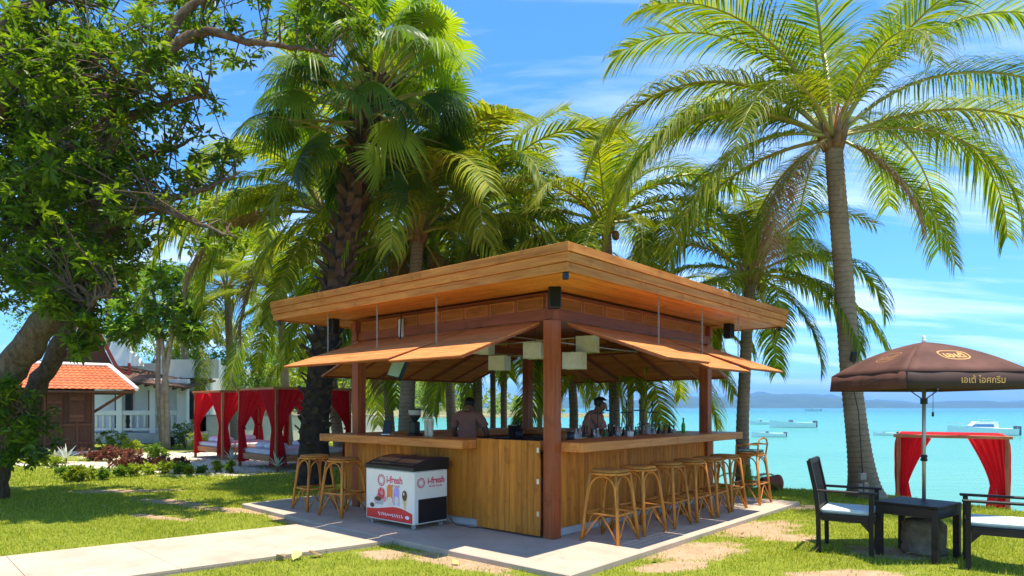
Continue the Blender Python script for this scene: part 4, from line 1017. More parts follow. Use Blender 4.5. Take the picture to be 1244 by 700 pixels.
# ================================================================== PEOPLE
M['skin'] = plain('brown_skin', (.19, .085, .05), .55, .08, 9); M['hair'] = plain('black_hair', (.010, .008, .007), .45, .2, 60)
M['shirt'] = plain('dusty_brown_shirt', (.33, .16, .12), .85, .10, 8, .2, 0, .1); M['trousers'] = plain('dark_trousers', (.035, .03, .03), .85, .1)
M['eye'] = plain('eye', (.25, .22, .2), .3)
def person(loc, rz, lab, J):
    """J: joints; body grown from a skeleton with the skin modifier, facing +y"""
    t = empty('person', loc, rz, lab, 'person')
    V = []; E = []; Rd = []; idx = {}
    for nm, (p, r_, par) in J.items():
        idx[nm] = len(V); V.append(p); Rd.append(r_)
        if par: E.append((idx[par], idx[nm]))
    me = bpy.data.meshes.new('body'); me.from_pydata(V, E, []); o = bpy.data.objects.new('body', me); C.objects.link(o)
    o.modifiers.new('skin', 'SKIN'); sv = me.skin_vertices[0].data
    for i, r_ in enumerate(Rd): sv[i].radius = r_ if hasattr(r_, '__len__') else (r_, r_)
    sv[0].use_root = True
    ss = o.modifiers.new('sub', 'SUBSURF'); ss.levels = 2; ss.render_levels = 2
    bm_ = bpy.data.meshes.new_from_object(o.evaluated_get(bpy.context.evaluated_depsgraph_get())); bpy.data.objects.remove(o)
    bm_.name = 'body'; bm_.materials.clear()
    for m_ in ('skin', 'shirt', 'trousers'): bm_.materials.append(M[m_])
    segs = [(nm, par) for nm, (p, r_, par) in J.items() if par]
    for f in bm_.polygons:
        c = f.center; best = None; bd = 1e9
        for nm, par in segs:
            a, b_ = Vector(J[par][0]), Vector(J[nm][0]); d = b_-a; s = max(0, min(1, (c-a).dot(d)/max(d.length_squared, 1e-9)))
            dd = (c-a-d*s).length
            if dd < bd: bd = dd; best = nm; bs = s
        top = best
        f.material_index = 0 if top in ('head', 'crown', 'neck', 'handl', 'handr', 'fl1', 'fl2', 'fl3', 'fl4', 'thl', 'fr1', 'fr2', 'fr3', 'fr4', 'thr', 'wristl', 'wristr', 'nose') or (top in ('elbl2', 'elbr2')) else (2 if top[:3] in ('hip', 'kne', 'ank', 'toe') else 1)
        f.use_smooth = True
    link('body', bm_, None, t)
    bm = bmesh.new(); bm.from_mesh(bm_); bmesh.ops.delete(bm, geom=[f for f in bm.faces if f.material_index != 1], context='FACES'); bm.normal_update()
    for v in bm.verts:                                      # the shirt hangs loose over the body, creased, with open hems
        c = v.co; v.co = c+v.normal*(.016+.007*math.sin(c.z*46+c.x*17)*math.sin(c.x*29+c.y*37+c.z*11)+.004*math.sin(c.z*90+c.x*40))
    sm = bpy.data.meshes.new('shirt'); bm.to_mesh(sm); bm.free(); sm.materials.clear(); sm.materials.append(M['shirt'])
    sm.polygons.foreach_set('material_index', [0]*len(sm.polygons)); so = link('shirt', sm, None, t); md = so.modifiers.new('thickness', 'SOLIDIFY'); md.thickness = .004
    h = Vector(J['head'][0]); cr_ = Vector(J['crown'][0]); ax = (cr_-Vector(J['neck'][0])).normalized()
    q = ax.to_track_quat('Z', 'Y').to_matrix().to_4x4(); fw = J['_face'] if '_face' in J else None
    return t, h, cr_, ax
def human(lean, bow, arm, faceyaw=0):
    """joints of a standing man, leaning forward by lean, head bowed by bow"""
    J = {}
    c, s = math.cos(lean), math.sin(lean)
    def T(x, y, z): zz = z-.95; return (x, y*c+zz*s, .95+zz*c-y*s) if zz > 0 else (x, y, z)
    J['pelvis'] = ((0, 0, .95), (.155, .11), None)
    J['belly'] = (T(0, 0, 1.10), (.145, .105), 'pelvis'); J['chest'] = (T(0, .0, 1.30), (.165, .115), 'belly'); J['collar'] = (T(0, -.01, 1.43), (.12, .085), 'chest')
    n0 = Vector(T(0, .0, 1.50)); J['neck'] = (tuple(n0), .055, 'collar')
    cb, sb_ = math.cos(lean*.6+bow), math.sin(lean*.6+bow)
    def H(x, y, z): return (n0.x+x, n0.y+y*cb+z*sb_, n0.z+z*cb-y*sb_)
    J['head'] = (H(0, .025, .10), (.080, .095), 'neck'); J['crown'] = (H(0, .012, .185), (.075, .09), 'head')
    for sd_, k in ((-1, 'l'), (1, 'r')):
        J['sho'+k] = (T(sd_*.185, 0, 1.41), .072, 'collar')
        e = arm[k][0]; w_ = arm[k][1]
        J['elb'+k] = (tuple(Vector(T(sd_*.20, 0, 1.41))+Vector(e)*.55), .056, 'sho'+k)
        J['elb'+k+'2'] = (tuple(Vector(T(sd_*.20, 0, 1.41))+Vector(e)), .042, 'elb'+k)
        J['wrist'+k] = (tuple(Vector(T(sd_*.20, 0, 1.41))+Vector(w_)), .029, 'elb'+k+'2')
        d = (Vector(w_)-Vector(e)).normalized(); wp = Vector(J['wrist'+k][0]); side = d.cross(Vector((0, 0, 1))).normalized()
        J['hand'+k] = (tuple(wp+d*.07), (.034, .018), 'wrist'+k)
        for f in range(4): J[f'f{k}{f+1}'] = (tuple(wp+d*(.145+.012*(1.5-abs(f-1.5)))+side*(f-1.5)*.022+Vector((0, 0, -.025))), .0095, 'hand'+k)
        J['th'+k] = (tuple(wp+d*.085-side*sd_*.05+Vector((0, 0, -.01))), .011, 'hand'+k)
        J['hip'+k] = ((sd_*.10, 0, .88), .095, 'pelvis'); J['knee'+k] = ((sd_*.11, .02, .49), .062, 'hip'+k); J['ank'+k] = ((sd_*.115, -.01, .09), .045, 'knee'+k); J['toe'+k] = ((sd_*.125, .15, .035), .036, 'ank'+k)
    return J, H
def face(t, H, hairmode='short'):
    k = MB(); k.ell((0, 0, 0), (.082, .1, .088), 18, 12)
    me = k.mesh('hair', M['hair'], smooth=True)
    c = Vector(H(0, .0, .145)); up = (Vector(H(0, 0, 1))-Vector(H(0, 0, 0))); fw = (Vector(H(0, 1, 0))-Vector(H(0, 0, 0)))
    mt = Matrix(((1, fw.x, up.x), (0, fw.y, up.y), (0, fw.z, up.z)))
    bm = bmesh.new(); bm.from_mesh(me)
    bmesh.ops.delete(bm, geom=[v for v in bm.verts if (v.co.y > .03 and v.co.z < .05) or v.co.z < -.07], context='VERTS')
    rs = random.Random(2)
    for v in bm.verts:
        v.co = v.co*(1.03+.05*rs.random())
        if v.co.y > .03: v.co.y = .03+(v.co.y-.03)*.75
    bm.to_mesh(me); bm.free()
    for v in me.vertices: v.co = mt @ v.co + c
    link('hair', me, None, t)
    k = MB()
    def lp(x, y, z): return tuple(Vector(H(x, y, z)))
    k.tube([lp(0, .105, .125), lp(0, .128, .088), lp(0, .105, .078)], [.008, .016, .010], 7); k.build('nose', M['skin'], t, smooth=True)
    for s in (-1, 1):
        k = MB(); k.ell(lp(s*.083, .005, .10), (.010, .018, .03), 8, 6); k.build('ear', M['skin'], t, smooth=True)
        k = MB(); k.ell(lp(s*.03, .096, .117), (.013, .008, .007), 8, 6); k.build('eye', M['eye'], t, smooth=True)
        k = MB(); k.tube([lp(s*.015, .106, .136), lp(s*.048, .094, .136)], .005, 5); k.build('eyebrow', M['hair'], t)
    k = MB(); k.tube([lp(-.024, .10, .05), lp(0, .109, .052), lp(.024, .10, .05)], [.003, .007, .003], 6); k.build('mouth', plain('lips', (.17, .06, .045), .5), t, smooth=True)
    k = MB(); k.tube([lp(.0, -.055, -.005), lp(-.055, -.01, -.012), lp(0, .06, -.03), lp(.055, -.01, -.012), lp(0, -.055, -.005)], .014, 7); k.build('shirt_collar', plain('collar_cream', (.55, .42, .30), .8), t, smooth=True)
# barman seen from behind, head bowed, both hands working in front of him
J, H = human(R(8), R(22), {'l': ((-.05, .06, -.28), (.06, .27, -.36)), 'r': ((.10, .03, -.28), (.02, .26, -.36))})
t, h, cr_, ax = person((-.68, 10.0, 0), R(-12), 'man in dusty brown shirt seen from behind, working with bowed head inside the bar', J); face(t, H); t.scale = (.98, .98, .965)
J, H = human(R(24), R(10), {'l': ((-.03, .10, -.27), (.03, .33, -.34)), 'r': ((.05, .12, -.27), (.0, .36, -.33))})
t, h, cr_, ax = person((1.00, 9.45, 0), R(-82), 'man in dusty brown shirt leaning forward in profile over the sea side counter', J); face(t, H); t.scale = (.98, .98, .985)
import heapq
# ================================================================== PALMS
M['frond'] = foliage('coconut_leaflet', [(.06, .12, .006), (.12, .20, .010), (.20, .26, .015), (.28, .30, .025)], .48, (1.8, 1.7, .4), .5, spec=.15)
M['frond_y'] = foliage('yellow_coconut_leaflet', [(.11, .18, .010), (.19, .26, .014), (.28, .33, .02), (.37, .37, .035)], .48, (1.6, 1.5, .4), .5, spec=.15)
M['frond_dead'] = foliage('dead_leaflet', [(.20, .11, .05), (.30, .18, .08), (.36, .25, .12)], .3, (1.3, 1.1, .8), .6)
M['rachis'] = plain('frond_stem', (.30, .27, .06), .45, .2, 5)
def trunk_mat(name, c0, c1, ring=22):
    m, n, b, o = newmat(name); tc = nd(n, 'ShaderNodeTexCoord'); v = tc.outputs['Object']
    wv = nd(n, 'ShaderNodeTexWave', bands_direction='Z'); wv.inputs['Scale'].default_value = ring/6.28; wv.inputs['Distortion'].default_value = 5; wv.inputs['Detail'].default_value = 3; n.links.new(v, wv.inputs[0])
    nf = noise(n, v, 14, 6, .7)
    c = mixcol(n, nf, c0, c1); c = mixcol(n, ramp(n, wv.outputs['Fac'], [(.0, (.45, .45, .45)), (.14, (0, 0, 0))]), c, tuple(x*.4 for x in c0))
    lf = noise(n, v, 1.3, 4, .6); c = mixcol(n, ramp(n, lf, [(.5, (0, 0, 0)), (.75, (.5, .5, .5))]), c, tuple(min(1, x*1.5) for x in c1))
    n.links.new(c, b.inputs['Base Color']); b.inputs['Roughness'].default_value = .9; b.inputs['Specular IOR Level'].default_value = .15
    bump(n, b, nf, .03, .8); return m
M['ptrunk'] = trunk_mat('coconut_bark', (.17, .115, .075), (.37, .275, .19)); M['ftrunk'] = plain('fan_palm_bark', (.05, .036, .028), .95, .5, 7, .1, 0, .9)
M['boot'] = plain('leaf_base', (.085, .06, .042), .9, .5, 6, .1, 0, .6); M['sheath'] = plain('leaf_sheath', (.23, .14, .08), .9, .4, 8, .1, 0, .5)
M['stalk'] = plain('flower_stalk', (.42, .19, .06), .7, .3, 8); M['nut'] = plain('young_coconut', (.26, .13, .04), .5, .3, 4)
def frond_mesh(L, e0, e1, droop, nl, seed, mat, wl=.03, lmax=.85, sparse=0):
    rs = np.random.RandomState(seed); k = MB(); ns = 16
    t = np.linspace(0, 1, ns+1); ang = np.radians(e0+(e1-e0)*t**1.25)
    x = np.concatenate([[0], np.cumsum(np.cos((ang[1:]+ang[:-1])/2))])*L/ns; z = np.concatenate([[0], np.cumsum(np.sin((ang[1:]+ang[:-1])/2))])*L/ns
    sw = rs.uniform(-.15, .15)*L; y = sw*t**2
    k.tube([(x[i], y[i], z[i]) for i in range(ns+1)], [max(.004, .032*(1-t[i])**1.1+.004) for i in range(ns+1)], 5)
    V = list(k.v); Fc = [f for f in k.f]; mi = [1]*len(Fc)
    for side in (-1, 1):
        for j in range(nl):
            if sparse and rs.rand() < sparse: continue
            tt = .14+.85*(j+rs.uniform(-.3, .3))/nl
            px_, py_, pz = np.interp(tt, t, x), np.interp(tt, t, y), np.interp(tt, t, z); a = np.interp(tt, t, ang)
            T_ = Vector((math.cos(a), 0, math.sin(a))); N_ = Vector((-math.sin(a), 0, math.cos(a))); S_ = Vector((0, side, 0))
            ll = lmax*(.35+.65*math.sin(math.pi*min(1, (tt-.05)/.8)**.75)) if tt < .86 else lmax*(.35+.65*math.sin(math.pi*.98))*1.0
            ll = lmax*max(.25, math.sin(math.pi*(.12+.80*(tt-.14)/.85))**.6)*rs.uniform(.78, 1.12)*(1 if rs.rand() > .06 else .5)
            fwd = .55+.55*tt; d = (S_*1.0+T_*fwd+N_*(.30-.1*tt)+Vector((rs.uniform(-.1, .1), rs.uniform(-.1, .1), rs.uniform(-.12, .12)))).normalized()
            wv_ = T_.copy(); p = Vector((px_, py_, pz)); w_ = wl*rs.uniform(.8, 1.15); n0 = len(V); st = 4
            for q in range(st+1):
                f = q/st; wq = w_*(.55+.9*f if f < .35 else (1-f)/.65*.86+.02)
                cr_ = (wv_-d*wv_.dot(d)).normalized()
                V += [tuple(p-cr_*wq/2), tuple(p+cr_*wq/2)]
                p = p+d*(ll/st); d = (d+Vector((0, 0, -1))*droop*(.25+.9*f)*rs.uniform(.75, 1.25)).normalized()
            for q in range(st): Fc.append((n0+2*q, n0+2*q+1, n0+2*q+3, n0+2*q+2)); mi.append(0)
    me = bpy.data.meshes.new('frond'); me.from_pydata(V, [], Fc); me.materials.append(mat); me.materials.append(M['rachis']); me.polygons.foreach_set('material_index', mi)
    me.update(); return me
_fr = {}
def frond(kind, rank, var, mat='frond'):
    """rank 0 young and upright .. 5 old and hanging"""
    key = (kind, rank, var, mat)
    if key not in _fr:
        e0, e1, dr = [(80, 15, .25), (66, -35, .5), (48, -68, .8), (26, -80, 1.0), (0, -86, 1.0), (-32, -88, .8)][rank]
        s = var*7+rank
        if kind == 'big': _fr[key] = frond_mesh(1.0*4.3, e0+(var-1)*6, e1-(var-1)*8, dr*1.25+.1, 150, s, M[mat], .031, 1.02, (.02, .06, .2)[var])
        else: _fr[key] = frond_mesh(1.0*3.6, e0+(var-1)*7, e1-(var-1)*9, dr*1.15+.05, 104, s+50, M[mat], .046, .88, (.02, .06, .18)[var])
    return _fr[key]
def curve_pts(ctrl, n_):
    ctrl = [Vector(c) for c in ctrl]; out_ = []
    m_ = len(ctrl)
    for i in range(n_+1):
        t = i/n_*(m_-1); j = min(int(t), m_-2); f = t-j
        p0, p1, p2, p3 = ctrl[max(j-1, 0)], ctrl[j], ctrl[j+1], ctrl[min(j+2, m_-1)]
        out_.append(.5*((2*p1)+(-p0+p2)*f+(2*p0-5*p1+4*p2-p3)*f*f+(-p0+3*p1-3*p2+p3)*f**3))
    return out_
def palm(ctrl, r0, r1, lab, fronds, kind='small', flare=1.6, nuts=0, sc=1.0, seed=0, group='coconut palms'):
    base = Vector(ctrl[0]); t = empty('coconut_palm', base, 0, lab, 'palm', group)
    L = sum((Vector(ctrl[i+1])-Vector(ctrl[i])).length for i in range(len(ctrl)-1)); n_ = max(12, int(L/.09)*2)
    pts = [p-base for p in curve_pts(ctrl, n_)]; rs = random.Random(seed)
    rad = []
    for i in range(n_+1):
        f = i/n_; r_ = r0+(r1-r0)*f; h = f*L
        r_ *= 1+(flare-1)*math.exp(-h/.55); r_ *= 1+(.045 if i % 2 else -.02)
        rad.append(r_)
    k = MB(); k.tube(pts, rad, 14); k.build('trunk', M['ptrunk'], t, smooth=True)
    top = pts[-1]
    for i in range(10):                                       # old leaf sheaths round the bud
        an = i*2.4+rs.random(); k = MB(); d = Vector((math.cos(an), math.sin(an), 0)); a_ = top+d*r1*.7+Vector((0, 0, -.12))
        k.tube([a_, a_+d*.10+Vector((0, 0, .22)), a_+d*.16+Vector((0, 0, .42+.1*rs.random()))], [.06*sc+.02, .05*sc, .012], 6); k.build('leaf_sheath', M['sheath'], t, smooth=True)
    for i in range(nuts):
        an = i*2.1+.4; k = MB(); k.ell((0, 0, 0), (.085, .085, .115), 10, 8); k.build('coconut', M['nut'], t, top+Vector((math.cos(an)*.26, math.sin(an)*.26, -.08+.13*(i % 3)-.1)), (rs.uniform(-.4, .4), rs.uniform(-.4, .4), 0), smooth=True)
    for i in range(9 if kind == 'big' else 3):                # flower stalks between the stems
        an = i*2.4+.5; d = Vector((math.cos(an), math.sin(an), 0)); k = MB(); a_ = top+Vector((0, 0, .1)); q1 = a_+d*.18+Vector((0, 0, .42)); q2 = q1+d*.16+Vector((0, 0, .22))
        k.tube([a_, q1, q2], [.022, .016, .006], 5)
        for j in range(9): b_ = q1.lerp(q2, j/9); k.tube([b_, b_+Vector((rs.uniform(-.12, .12), rs.uniform(-.12, .12), rs.uniform(-.05, .2)))+d*.1], .006, 4)
        k.build('flower_stalk', M['stalk'], t)
    for (az, rank, s_, var, mt) in fronds:
        link('frond', frond(kind, rank, var, mt), None, t, top+Vector((math.cos(R(az))*r1*.5, math.sin(R(az))*r1*.5, .06)), (rs.uniform(-.12, .12), 0, R(az)), s_*sc)
    return t
def auto_fronds(n_, seed, sc=(.85, 1.05), yellow=.5, dead=0, ranks=(0, 0, 1, 1, 1, 2, 2, 2, 3, 3, 3, 4, 4, 5)):
    rs = random.Random(seed); out_ = []
    for i in range(n_):
        rk = ranks[int(i/n_*len(ranks))]; out_.append(((i*137.5+seed*31+rs.uniform(-12, 12)) % 360, rk, rs.uniform(*sc), rs.randrange(3), 'frond_y' if rs.random() < yellow else 'frond'))
    for i in range(dead): out_.append((rs.uniform(0, 360), 5, rs.uniform(.8, 1), rs.randrange(3), 'frond_dead'))
    return out_
# --- the tall palm beside the low table (its fronds set one by one)
Y1 = 11.25
ctrl = [G(1052, 606, -.10)+Vector((0, 0, -.05)), P(1043, 540, 11.3), P(1033, 450, 11.3), P(1026, 350, 11.25), P(1018, 250, 11.2), P(1012, 172, 11.2)]
F1 = [(178, 2, 1.0, 1, 'frond_y'), (196, 3, .98, 0, 'frond'), (172, 3, 1.0, 2, 'frond_y'), (205, 4, .85, 1, 'frond'), (150, 2, .95, 0, 'frond'), (225, 3, .8, 2, 'frond_y'),
      (170, 1, .98, 2, 'frond'), (120, 1, .95, 0, 'frond_y'), (95, 0, .95, 1, 'frond'), (60, 1, 1, 2, 'frond'), (20, 0, .95, 0, 'frond_y'), (240, 0, .9, 2, 'frond'), (200, 1, .9, 0, 'frond'),
      (2, 2, 1.05, 1, 'frond'), (350, 1, 1.05, 1, 'frond'), (340, 3, .95, 0, 'frond_y'), (10, 3, 1.0, 1, 'frond'), (330, 4, .75, 2, 'frond'), (352, 5, .62, 1, 'frond_y'), (35, 3, 1, 2, 'frond'), (300, 1, .85, 0, 'frond'), (275, 2, .7, 2, 'frond'),
      (75, 3, 1, 0, 'frond'), (105, 4, .95, 1, 'frond_y'), (135, 4, 1, 2, 'frond'), (185, 5, .55, 0, 'frond'), (50, 2, 1, 0, 'frond'), (212, 5, .6, 2, 'frond_dead'), (320, 5, .5, 0, 'frond_dead')]
p1 = palm(ctrl, .172, .138, 'tall leaning coconut palm with ringed grey trunk beside the low table', F1, 'big', 2.25, 0, 1.12, 1)
bx_ = P(1048, 583, 10.88)-Vector(ctrl[0])
k = MB(); k.box(-.05, .05, -.03, .05, .0, .11); k.build('socket_box', plain('grey_box', (.30, .27, .24), .6), p1, bx_, bev=.006)
k = MB(); k.box(-.09, -.005, -.03, .06, -.25, -.06); k.box(.01, .09, -.025, .06, -.25, -.05); k.build('socket_box', plain('brown_box', (.24, .19, .15), .6), p1, bx_, bev=.006)
k = MB(); cpts = [bx_+Vector((0, 0, .1))]+[P(x, y, 10.98)-Vector(ctrl[0]) for x, y in ((1046, 545), (1043, 500), (1036, 470), (1038, 445), (1036, 434))]; k.tube(cpts, .009, 6); k.build('cable', M['dark'], p1, smooth=True)
k = MB(); k.box(-.05, .05, -.06, .02, -.07, .09); k.build('floodlight', M['dark'], p1, cpts[-1], (R(20), 0, 0), bev=.015)
# --- the slim palm at the seaward end of the bar
palm([Vector((4.52, 12.9, -.1)), P(902, 520, 12.95), P(906, 430, 13), P(909, 370, 13), P(913, 338, 13)], .115, .10, 'slim coconut palm with orange stems behind the sea end of the bar',
     [(165, 2, .9, 1, 'frond_y'), (185, 3, .85, 0, 'frond'), (120, 0, .75, 1, 'frond'), (80, 0, .75, 2, 'frond'), (40, 1, .75, 0, 'frond'), (15, 2, .8, 1, 'frond_y'), (350, 3, .9, 2, 'frond'), (330, 4, .9, 0, 'frond_y'), (300, 4, .85, 1, 'frond'), (265, 4, .75, 2, 'frond_y'),
      (230, 4, .85, 1, 'frond'), (205, 4, .9, 0, 'frond_y'), (5, 4, .9, 1, 'frond'), (355, 1, .8, 2, 'frond_y'), (240, 1, .6, 0, 'frond'), (140, 4, .9, 2, 'frond'), (60, 4, .9, 0, 'frond'), (175, 1, .75, 2, 'frond'), (285, 2, .6, 1, 'frond_y'), (320, 5, .7, 1, 'frond')], 'small', 1.5, 3, .98, 2)
# --- palms behind the bar
palm([Vector((2.3, 14.7, -.1)), P(746, 480, 14.9), P(742, 380, 15), P(736, 275, 15)], .12, .11, 'coconut palm with reddish nuts rising directly behind the front roof corner', [(170, 3, .9, 1, 'frond_y'), (190, 4, .9, 0, 'frond_y'), (10, 3, .95, 1, 'frond_y'), (350, 4, .9, 2, 'frond'), (330, 3, .8, 1, 'frond_y'), (250, 4, .6, 0, 'frond_y'), (290, 4, .6, 2, 'frond_y'), (160, 1, .85, 0, 'frond'), (30, 1, .85, 1, 'frond'), (100, 0, 1.0, 2, 'frond_y'), (70, 0, .9, 0, 'frond'), (130, 2, .9, 1, 'frond'), (5, 2, .95, 2, 'frond'), (200, 2, .8, 0, 'frond_y'), (220, 2, .6, 1, 'frond_y'), (320, 2, .6, 1, 'frond'), (265, 1, .6, 2, 'frond_y'), (60, 3, .9, 1, 'frond'), (110, 3, .9, 0, 'frond')], 'small', 1.4, 6, 1.36, 3)
palm([Vector((-.86, 16.3, -.1)), P(580, 480, 16.4), P(576, 380, 16.6), P(570, 275, 16.6)], .13, .10, 'thin dark trunked coconut palm rising behind the left half of the roof', auto_fronds(22, 3, yellow=.6), 'small', 1.3, 0, 1.35, 4)
palm([Vector((1.42, 15.6, -.1)), P(697, 500, 15.6), P(692, 440, 15.6), P(688, 392, 15.6)], .10, .10, 'short coconut palm with low hanging fronds behind the corner post', auto_fronds(20, 5, (.8, 1), .4, 0, (0, 1, 2, 2, 3, 3, 4, 4, 4, 5, 5)), 'small', 1.3, 0, .92, 5)
palm([Vector((-2.45, 15.2, -.1)), P(494, 500, 15.2), P(500, 400, 15.3), P(508, 288, 15.4)], .19, .14, 'thick trunked coconut palm seen through the bar above the left counter', auto_fronds(22, 7, yellow=.75, dead=2), 'small', 1.3, 0, 1.25, 6)
palm([Vector((-3.2, 17.8, -.1)), P(472, 490, 17.8), P(470, 430, 17.9), P(466, 385, 18)], .12, .10, 'short coconut palm with bright fronds behind the left end of the bar', auto_fronds(17, 8, yellow=.8), 'small', 1.3, 0, .9, 7)
palm([Vector((-4.6, 17.9, -.1)), P(404, 470, 17.9), P(400, 350, 17.7), P(394, 262, 17.5)], .15, .12, 'yellow green coconut palm behind the dark fan palm with browned hanging fronds', [(175, 2, 1.0, 1, 'frond_y'), (195, 3, 1.05, 0, 'frond_y'), (165, 3, 1.05, 2, 'frond_y'), (205, 4, 1, 1, 'frond_dead'), (185, 4, 1.05, 2, 'frond_y'), (150, 2, 1, 0, 'frond'), (180, 1, .9, 1, 'frond'), (215, 3, .9, 0, 'frond_y'), (235, 3, .8, 1, 'frond_y'), (255, 4, .8, 2, 'frond_y'), (190, 5, .95, 1, 'frond_dead')]+auto_fronds(14, 9, yellow=.75), 'small', 1.3, 0, 1.25, 8)
palm([Vector((-.2, 18.6, -.1)), P(612, 480, 18.6), P(615, 400, 18.6), P(618, 352, 18.6)], .09, .09, 'broad coconut palm hanging low over the water behind the bar', auto_fronds(22, 12, (.85, 1.05), .6, 0, (0, 1, 2, 2, 3, 3, 4, 4, 4, 5)), 'small', 1.3, 0, 1.2, 9)
palm([Vector((3.1, 15.3, -.2)), P(782, 480, 15.4), P(786, 430, 15.4), P(790, 392, 15.4)], .08, .08, 'short coconut palm with yellow hanging fronds behind the sea side counter', auto_fronds(17, 15, (.75, .95), .55, 0, (0, 1, 2, 3, 3, 4, 4, 4, 5)), 'small', 1.3, 0, .85, 10)
for px, Y, py, sd_, lb in ((598, 17.2, 428, 43, 'low young palm with a yellow frond behind the barman with his back turned'), (655, 17.6, 418, 45, 'low young palm hanging beside the back post of the bar'), (765, 15.2, 432, 47, 'low young palm with arching fronds behind the cross stands')):
    b0 = Vector(((px-622)/F*Y, Y, -.1))
    palm([b0, P(px+1, (py+560)/2, Y), P(px, py, Y)], .075, .07, lb, auto_fronds(16, sd_, (.75, 1.0), .95, 0, (1, 2, 3, 3, 4)), 'small', 1.2, 0, .95, sd_, 'low young palms behind the bar')
for i, (px, Y, py, sd_, lb) in enumerate(((280, 27, 352, 21, 'coconut palm standing behind the rear daybed'), (345, 25, 372, 23, 'low coconut palm arching over the red daybeds'), (225, 31, 395, 25, 'coconut palm arching beside the slender pale trunked tree'), (135, 33, 355, 27, 'coconut palm standing behind the red gable'), (430, 23, 400, 29, 'bright coconut palm behind the left end post of the bar'), (545, 21.0, 345, 30, 'far coconut palm showing above the left eave'))):
    b0 = Vector(((px+6-622)/F*Y, Y, -.1))
    palm([b0, P(px, 440, Y), P(px-4, py, Y)], .16, .13, lb, auto_fronds(16, sd_, (.9, 1.15), .65), 'small', 1.3, 0, 1.15, sd_)
# small palm seedling at the lawn edge
t = empty('palm_seedling', G(913, 596)+Vector((0, .1, 0)), 0, 'young palm seedling with bright fronds beside the clay planter', 'plant')
for i, (az, rk) in enumerate(((0, 2), (20, 1), (170, 1), (95, 0), (250, 1), (330, 2))): link('frond', frond('small', rk, i % 3, 'frond_y'), None, t, (0, 0, 0), (0, 0, R(az)), .2)
# ================================================================== FAN PALM
M['fan'] = foliage('fan_leaf', [(.04, .09, .008), (.075, .14, .012), (.12, .19, .018)], .45, (1.9, 1.9, .45), .42, island=False, spec=.25)
M['fan_lit'] = foliage('lit_fan_leaf', [(.15, .25, .012), (.22, .31, .016), (.28, .33, .025)], .5, (1.6, 1.6, .4), .42, island=False, spec=.25)  # lighter copy of the fan leaf colour, with sunlight painted in
def fan_leaf(pet, e0, rad, hang, seed, mat):
    rs = np.random.RandomState(seed); k = MB()
    n_ = 8; ang = np.radians(np.linspace(e0, e0-25-25*hang, n_+1)); x = np.concatenate([[0], np.cumsum(np.cos(ang[:-1]))])*pet/n_; z = np.concatenate([[0], np.cumsum(np.sin(ang[:-1]))])*pet/n_
    k.tube([(x[i], 0, z[i]) for i in range(n_+1)], [.026*(1-.55*i/n_) for i in range(n_+1)], 5)
    V = list(k.v); Fc = list(k.f); mi = [1]*len(Fc)
    a = ang[-1]-.2-.35*hang; hub = Vector((x[-1], 0, z[-1])); T_ = Vector((math.cos(a), 0, math.sin(a))); S_ = Vector((0, 1, 0)); N_ = Vector((-math.sin(a), 0, math.cos(a)))
    ns = 46; span = R(285); fold = .35+.55*hang
    for j in range(ns):
        th = -span/2+span*(j+.5)/ns; dth = span/ns*.5
        ll = rad*(.70+.30*math.cos(th*.6))*rs.uniform(.9, 1.08)
        n0 = len(V); st = 6; free = .48+.06*rs.rand()
        dirv = (T_*math.cos(th)+S_*math.sin(th)-N_*fold*abs(math.sin(th*.75))**1.5).normalized(); side = (T_*-math.sin(th)+S_*math.cos(th)).normalized()
        drp = (.5+.7*hang)*rs.uniform(.5, 1.5); jit = rs.uniform(-.10, .10)
        for q in range(st+1):
            f = q/st
            wq = math.tan(dth)*ll*min(f, free)*(1 if f < free else max(.04, (1-(f-free)/(1-free))**.9))
            p = hub+dirv*ll*f+N_*.16*ll*f*(1-f)
            if f > .4: g_ = (f-.4); p = p+Vector((0, 0, -1))*ll*(g_**1.7)*drp-dirv*ll*g_**2*.4+side*jit*ll*g_
            pleat = N_*wq*.5
            V += [tuple(p-side*wq-pleat*.5), tuple(p+pleat*.5), tuple(p+side*wq-pleat*.5)]
        for q in range(st):
            b0 = n0+3*q; Fc += [(b0, b0+1, b0+4, b0+3), (b0+1, b0+2, b0+5, b0+4)]; mi += [0, 0]
    me = bpy.data.meshes.new('fan_leaf'); me.from_pydata(V, [], Fc); me.materials.append(M[mat]); me.materials.append(M['rachis']); me.polygons.foreach_set('material_index', mi); me.update(); return me
fan_m = {}
for hg in range(4):
    for v_ in range(2):
        for mt in ('fan', 'fan_lit'): fan_m[(hg, v_, mt)] = fan_leaf([1.25, 1.6, 1.65, 1.3][hg], [78, 48, 14, -22][hg]+v_*10, .80+.1*v_, [.05, .2, .4, .65][hg], hg*10+v_, mt)
fctrl = [Vector((-4.02, 13.35, -.1)), P(384, 500, 13.35), P(398, 400, 13.35), P(418, 300, 13.35), P(440, 200, 13.35), P(454, 92, 13.35)]
fp = empty('fan_palm', fctrl[0], 0, 'shaggy dark trunked fan palm with pleated round leaves beside the left counter', 'palm')
fpts = [p-fctrl[0] for p in curve_pts(fctrl, 40)]
k = MB(); k.tube(fpts, [.25*(1+.55*math.exp(-i/5))*(1-.0042*i)*(1+.05*math.sin(i*2.3)) for i in range(41)], 18); tk = k.build('trunk', M['ftrunk'], fp, smooth=True)
rs = random.Random(8)
